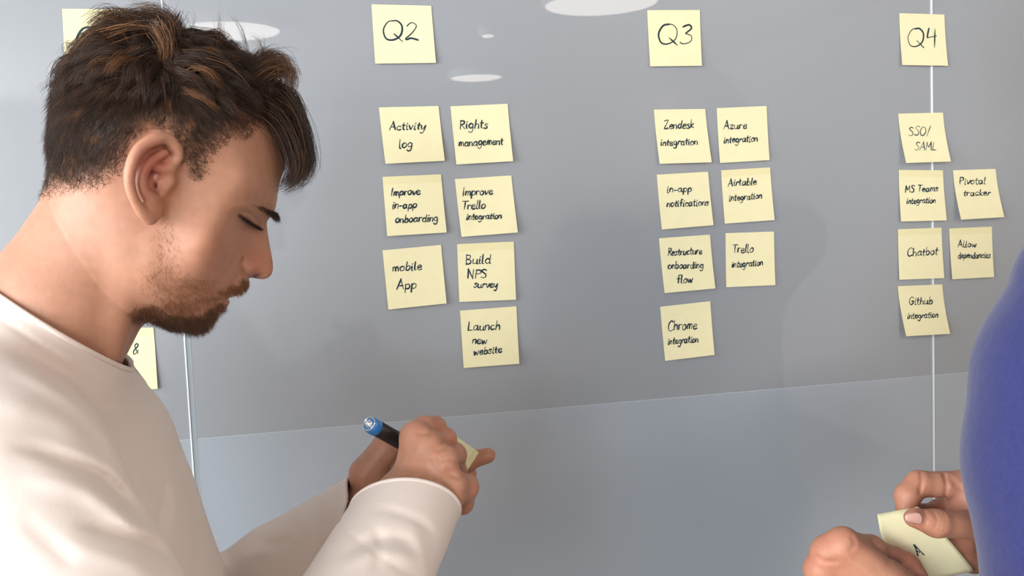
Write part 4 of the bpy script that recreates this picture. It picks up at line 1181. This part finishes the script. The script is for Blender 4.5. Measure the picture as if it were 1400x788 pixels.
T0 = CW(649, 614.7, .905)
nd = np.array([.6, -.5, .617]); nd /= np.linalg.norm(nd)
u1 = np.array([-.8, .36, 1.07]); u1 /= np.linalg.norm(u1); u2 = np.array([-.4, -.6, -.097]); u2 /= np.linalg.norm(u2)
pad = tag(empty('note_pad', tuple(C2W(T0+.038*u1+.038*u2))), 'thick pad of pale yellow sticky notes held under the marker pen', 'note pad')
def slab(name, z0, z1, inset, mat, parent):
    V = []
    for z in (z0, z1):
        for a, b in ((inset, inset), (.076-inset, inset), (.076-inset, .076-inset), (inset, .076-inset)):
            V.append(T0+u1*a+u2*b+nd*z)
    Fq = [(0, 1, 2, 3), (7, 6, 5, 4)]+[(i, i+4, (i+1) % 4+4, (i+1) % 4) for i in range(4)]
    me = np_mesh(name, C2W(np.array(V)), Fq); bm = bmesh.new(); bm.from_mesh(me); bmesh.ops.recalc_face_normals(bm, faces=bm.faces); bm.to_mesh(me); bm.free()
    return put(name, me, mat, parent, smooth=False)
slab('top_sheet', 0, .0003, 0, M_NOTE, pad)
for k in range(4): slab('sheet_block', .0004+k*.0018, .0004+k*.0018+.0017, .0002+.0004*(k % 2), M_NOTE, pad)

# ------------------------------------------------------------------ second person, in blue, at the right edge
other = tag(empty('person', (0.78, -0.58, 0.0)), 'person in a blue top cut off by the right edge, holding a curled yellow note', 'person')
HB = dict(
 palm=[(CW(1390,705,.850),.026),(CW(1336,686,.828),.026)],
 meta=[((CW(1370,700,.842),.018),(CW(1322,664,.826),.0127)), ((CW(1368,706,.85),.018),(CW(1326,690,.835),.0125)), ((CW(1368,716,.855),.017),(CW(1330,720,.840),.012)), ((CW(1370,726,.858),.016),(CW(1336,742,.838),.0115))],
 fingers=[[(CW(1322,664,.826),.0124),(CW(1256,662,.823),.0108),(CW(1241,678,.818),.0101),(CW(1239,702,.814),.0086)],
          [(CW(1326,690,.835),.0122),(CW(1286,700,.838),.0105),(CW(1262,706,.828),.0095),(CW(1252,716,.815),.0080)],
          [(CW(1330,720,.840),.0125),(CW(1316,744,.822),.0122),(CW(1302,752,.818),.0100),(CW(1296,738,.83),.0085)],
          [(CW(1336,742,.838),.012),(CW(1330,764,.822),.0118),(CW(1316,762,.818),.0095),(CW(1312,750,.83),.008)]],
 thumb=[(CW(1372,716,.812),.0165),(CW(1330,718,.790),.0118),(CW(1280,716,.778),.0110),(CW(1250,708,.776),.0082)],
 heel=(CW(1372,722,.835),.018))
HA = dict(
 palm=[(CW(1270,868,.745),.028),(CW(1205,806,.748),.023)],
 meta=[((CW(1235,820,.742),.019),(CW(1152,744,.742),.0125)), ((CW(1228,828,.745),.019),(CW(1132,756,.746),.0125)), ((CW(1222,836,.75),.018),(CW(1122,780,.750),.0122)), ((CW(1220,846,.756),.017),(CW(1122,808,.756),.0118))],
 fingers=[[(CW(1152,744,.742),.0112),(CW(1190,751,.760),.0105),(CW(1222,764,.774),.0092),(CW(1244,774,.782),.0078)],
          [(CW(1132,756,.746),.0125),(CW(1130,770,.775),.0108),(CW(1160,790,.785),.0092),(CW(1185,792,.782),.008)],
          [(CW(1122,780,.750),.0122),(CW(1122,796,.778),.0105),(CW(1150,812,.786),.0092),(CW(1175,812,.784),.008)],
          [(CW(1122,808,.756),.0118),(CW(1124,820,.780),.0100),(CW(1148,832,.788),.0088),(CW(1168,830,.786),.0076)]],
 thumb=[(CW(1240,812,.760),.0165),(CW(1244,790,.768),.0128),(CW(1240,775,.775),.0105),(CW(1236,768,.786),.0085)],
 heel=(CW(1245,850,.752),.020))
SHB = np.array([.355, -.03, .74]); 
ELB_A, ELB_B = CW(1560, 1010, .70), CW(1660, 900, .86)
SH_FAR = W2C(np.array([.93, -.45, 1.45]))
HEADB = np.array([.805, -.57, 1.70])
NECKB = W2C(np.array([.815, -.585, 1.545])); CHB = np.array([.79, -.57, 1.32]); HIPB = np.array([.82, -.58, .98]); LATB = np.array([.86, .5, 0])
def other_arms(p):
    d = chain(p, [(HA['palm'][0][0], .027), (CW(1330, 905, .735), .032), (ELB_A, .043)], .02)
    return smin(d, chain(p, [(HB['palm'][0][0], .027), (CW(1430, 735, .86), .031), (ELB_B, .043)], .02), .003)
HANDB_LINES = [([(1291,650),(1294,664),(1291,684)],3,-1.5),([(1259,648),(1260,660),(1257,674)],3,-1.4),([(1278,703),(1282,712),(1279,722)],2.4,-.9),([(1284,702),(1288,712),(1285,725)],2.4,-.9),
([(1290,703),(1293,713),(1291,726)],2.4,-.8),([(1232,700),(1247,697),(1263,699)],2.6,-.7),([(1264,700),(1267,709),(1264,719)],2.6,-.8),([(1300,655),(1312,668),(1330,676)],4,-1.2),
([(1118,762),(1128,768),(1142,768)],4,-1.2),([(1165,735),(1168,744),(1164,752)],3,-.8),([(1215,752),(1218,760),(1214,770)],3,-.8),([(1150,760),(1175,775),(1200,795)],7,.8)]
def other_hands(p):
    d = smin(smin(other_arms(p), hand(p, HB), .008), hand(p, HA), .0012)
    m = np.abs(d) < .008
    if m.any():
        q = p[m]; px = proj(q.astype(float)); e = wobble(q, .006, 1)*.0002
        for line, w, mm in HANDB_LINES: e += mm*.001*np.exp(-(poly_dist(px, smooth_line(line, 4))/w)**2)
        d[m] -= e
    return d
NEARB = [(CW(1540, 408, .70), .078), (CW(1519, 520, .70), .094), (CW(1510, 640, .70), .0965), (CW(1531, 800, .70), .092), (CW(1530, 960, .70), .082)]
def other_shirt(p):
    d = chain(p, NEARB, .006)
    for k in (-.06, .06):
        d = smin(d, rcone(p, W2C(CHB+LATB*k), W2C(HIPB+LATB*k), .105, .10), .012)
    d = smin(d, rcone(p, NEARB[0][0]+np.array([.01, 0, .02]), NECKB-[0, .06, 0], .066, .075), .012)
    d = smin(d, rcone(p, SH_FAR, NECKB-[0, .06, 0], .075, .075), .05)
    d = smin(d, rcone(p, SH_FAR, ELB_B+np.array([0, .05, 0]), .07, .058), .03)
    d = smin(d, rcone(p, NEARB[-1][0], ELB_A, .07, .058), .03)
    m = np.abs(d) < .03
    if m.any():
        w = p[m]; d[m] -= wobble(w, .05, 2)*.0022+wobble(w, .02, 1)*.0007
    return d
def other_rest(p):
    d = smin(rcone(p, W2C(CHB-LATB*.06), W2C(HIPB-LATB*.06), .095, .085), rcone(p, W2C(CHB+LATB*.06), W2C(HIPB+LATB*.06), .095, .085), .05)
    d = smin(d, rcone(p, NECKB-[0, .06, 0], W2C(HEADB+np.array([.030, -.036, -.035])), .060, .060), .05)
    d = smin(d, rcone(p, NECKB-[0, .06, 0], NEARB[1][0], .055, .06), .04)
    d = smin(d, chain(p, [(NEARB[1][0], .06), (NEARB[4][0], .05), (ELB_A, .044)], .02), .02)
    d = smin(d, rcone(p, NECKB-[0, .06, 0], SH_FAR, .055, .055), .04)
    d = smin(d, chain(p, [(SH_FAR, .055), (ELB_B, .044)], .02), .02)
    return smin(d, other_arms(p)+.001, .01)
Va, Qa = surface_nets(other_hands, (.20, -.40, .66), (.46, -.14, .92), .0013)
Vr, Qr = surface_nets(other_rest, (.18, -.75, .40), (1.05, .30, 1.30), .007, s=6)
hk = (np.linalg.norm(hq, axis=1) < .135)&~((hq[:, 0] < -.02)&(hq[:, 1] < -.042))
keep = hk[Qh].all(1); Vf = to_head(Vh.astype(np.float32)).astype(float)
fa = np.array([-.62, .75, -.22]); fa /= np.linalg.norm(fa); fb = np.array([0, 0, 1.0]); fb -= (fb@fa)*fa; fb /= np.linalg.norm(fb); fc = np.cross(fa, fb)
Vf = W2C(HEADB+Vf[:, :1]*fa+Vf[:, 1:2]*fb+Vf[:, 2:]*fc)
used = np.unique(Qh[keep]); remap = -np.ones(len(Vh), int); remap[used] = np.arange(len(used))
Vo, Qo = joined([(Va, Qa), (Vr, Qr), (Vf[used], remap[Qh[keep]])])
cb = np.tile(np.array(lin(178, 126, 100)[:3]), (len(Vo), 1))
for Hd in (HA, HB):
    for fg in Hd['fingers']+[Hd['thumb']]:
        for k, (cc, r) in enumerate(fg):
            w = np.exp(-(np.linalg.norm(Vo-cc, axis=1)/(r*1.25))**2)*(.5 if k in (0, 3) else .25)
            cb = mixcol(cb, lin(186, 112, 92)[:3], w)
w = np.exp(-(np.linalg.norm(Vo-CW(1334, 684, .82), axis=1)/.03)**2)*.5; cb = mixcol(cb, lin(198, 140, 122)[:3], w)
cb[len(Va)+len(Vr):] = col[:len(Vh)][used]
put('body', np_mesh('body', C2W(Vo), Qo, cb), M_SKIN, other)
V, Q = surface_nets(other_shirt, (.24, -.66, .42), (1.1, .20, 1.32), .006, s=6)
me = np_mesh('shirt', V, Q); bm = bmesh.new(); bm.from_mesh(me); bpy.data.meshes.remove(me)
cut(bm, NECKB-np.array([0, .052, 0]), np.array([-.15, 1, 0]), .16)
largest_island(bm)
rimsb = loops_of(bm); me = bpy.data.meshes.new('shirt'); bm.to_mesh(me); bm.free()
co = np.empty(len(me.vertices)*3, np.float32); me.vertices.foreach_get('co', co)
me.vertices.foreach_set('co', C2W(co.reshape(-1, 3)).astype(np.float32).ravel())
bshirt = put('shirt', me, M_BLUE, other); bshirt['label'] = 'blue marled jersey top'
so = bshirt.modifiers.new('cloth', 'SOLIDIFY'); so.thickness = .002; so.offset = -1
for R in rimsb:
    if len(R) > 30: tube_loop('collar', R, .003, M_BLUE, bshirt, .008)
legs(other, np.array([.82, -.58, .90]), LATB, np.array([-.5, .86, 0]), M_DENIM)
# thumb nail
nt_ = CW(1248, 709, .776)
def nail(name, pts, cdir, parent):
    """a curved plate over a finger end: pts = four pixel corners with distances, bulged along cdir"""
    N = 8; V = []
    c = [CW(*p) for p in pts]
    for j in range(N+1):
        for i in range(N+1):
            u, v = i/N, j/N
            p = (c[0]*(1-u)+c[1]*u)*(1-v)+(c[3]*(1-u)+c[2]*u)*v
            g = math.sqrt(max(0, 1-abs(2*v-1)**2.6)); p = (c[0]*(1-v)+c[3]*v)*0.5+(c[1]*(1-v)+c[2]*v)*0.5+(p-(c[0]*(1-v)+c[3]*v)*0.5-(c[1]*(1-v)+c[2]*v)*0.5)*(.35+.65*g)
            p = p+np.array(cdir)*(.0026*math.sin(math.pi*v)**.8*(.45+.55*math.sin(math.pi*min(1, u*.7+.3))))
            V.append(p)
    Fq = [(j*(N+1)+i, j*(N+1)+i+1, (j+1)*(N+1)+i+1, (j+1)*(N+1)+i) for j in range(N) for i in range(N)]
    o = put(name, np_mesh(name, C2W(np.array(V)), Fq), M_NAIL, parent)
    s = o.modifiers.new('thick', 'SOLIDIFY'); s.thickness = .0005
    return o
nail('fingernail', [(1235,703,.7685),(1259,700,.7680),(1262,718,.7690),(1237,714,.7700)], (0, 0, -1), other)

# curled note in that hand
nc = [(1203,706,.800),(1257,694,.802),(1333,781,.806),(1226,803,.800)]
held = tag(empty('sticky_note', tuple(W(1265, 745, .80))), 'curled pale yellow sticky note held in the hands of the person in blue', 'sticky note')
C4 = [CW(*c) for c in nc]
def held_at(u, v, off=0.0):
    u = np.asarray(u, float)[..., None]; v = np.asarray(v, float)[..., None]
    p = (C4[0]*(1-u)+C4[1]*u)*(1-v)+(C4[3]*(1-u)+C4[2]*u)*v
    lift = -.010*np.clip(1-v/.35, 0, 1)**2*(1-u*.6)+.006*np.sin(np.pi*v)
    n = np.array([-.35, .45, -.82]); n /= np.linalg.norm(n)
    p = p+np.array([-.004, .001, 0])*np.sin(np.pi*np.clip(v*1.6, 0, 1))*(1-u)
    return C2W(p+np.array([0, 0, 1.0])*(-lift)*0.6+n*off)
N = 16; uu, vv = np.meshgrid(np.linspace(0, 1, N+1), np.linspace(0, 1, N+1))
V = held_at(uu.ravel(), vv.ravel()); Fq = [(j*(N+1)+i, j*(N+1)+i+1, (j+1)*(N+1)+i+1, (j+1)*(N+1)+i) for j in range(N) for i in range(N)]
o = put('paper', np_mesh('paper', V, Fq), M_NOTE, held); s = o.modifiers.new('thick', 'SOLIDIFY'); s.thickness = .0003
def held_uv(px, py):
    u, v = .5, .5
    for _ in range(15):
        f = lambda a, b: proj(W2C(held_at(a, b)))
        p = f(u, v); J = np.array([(f(u+1e-3, v)-p)/1e-3, (f(u, v+1e-3)-p)/1e-3]).T
        s = np.linalg.solve(J, np.array([px, py])-p); u += s[0]; v += s[1]
    return u, v
mk = [[(1250,746),(1252.5,752),(1255,760)],[(1250,746),(1256,752),(1263,759)],[(1253,754),(1257,755.5)]]
V, Fq = ribbon([np.array([held_uv(*p) for p in smooth_line(l)])*.076 for l in mk], .0024, lambda a, b: held_at(a/.076, b/.076, .0007))
put('handwriting', np_mesh('handwriting', V, Fq), M_INK, held, smooth=False)
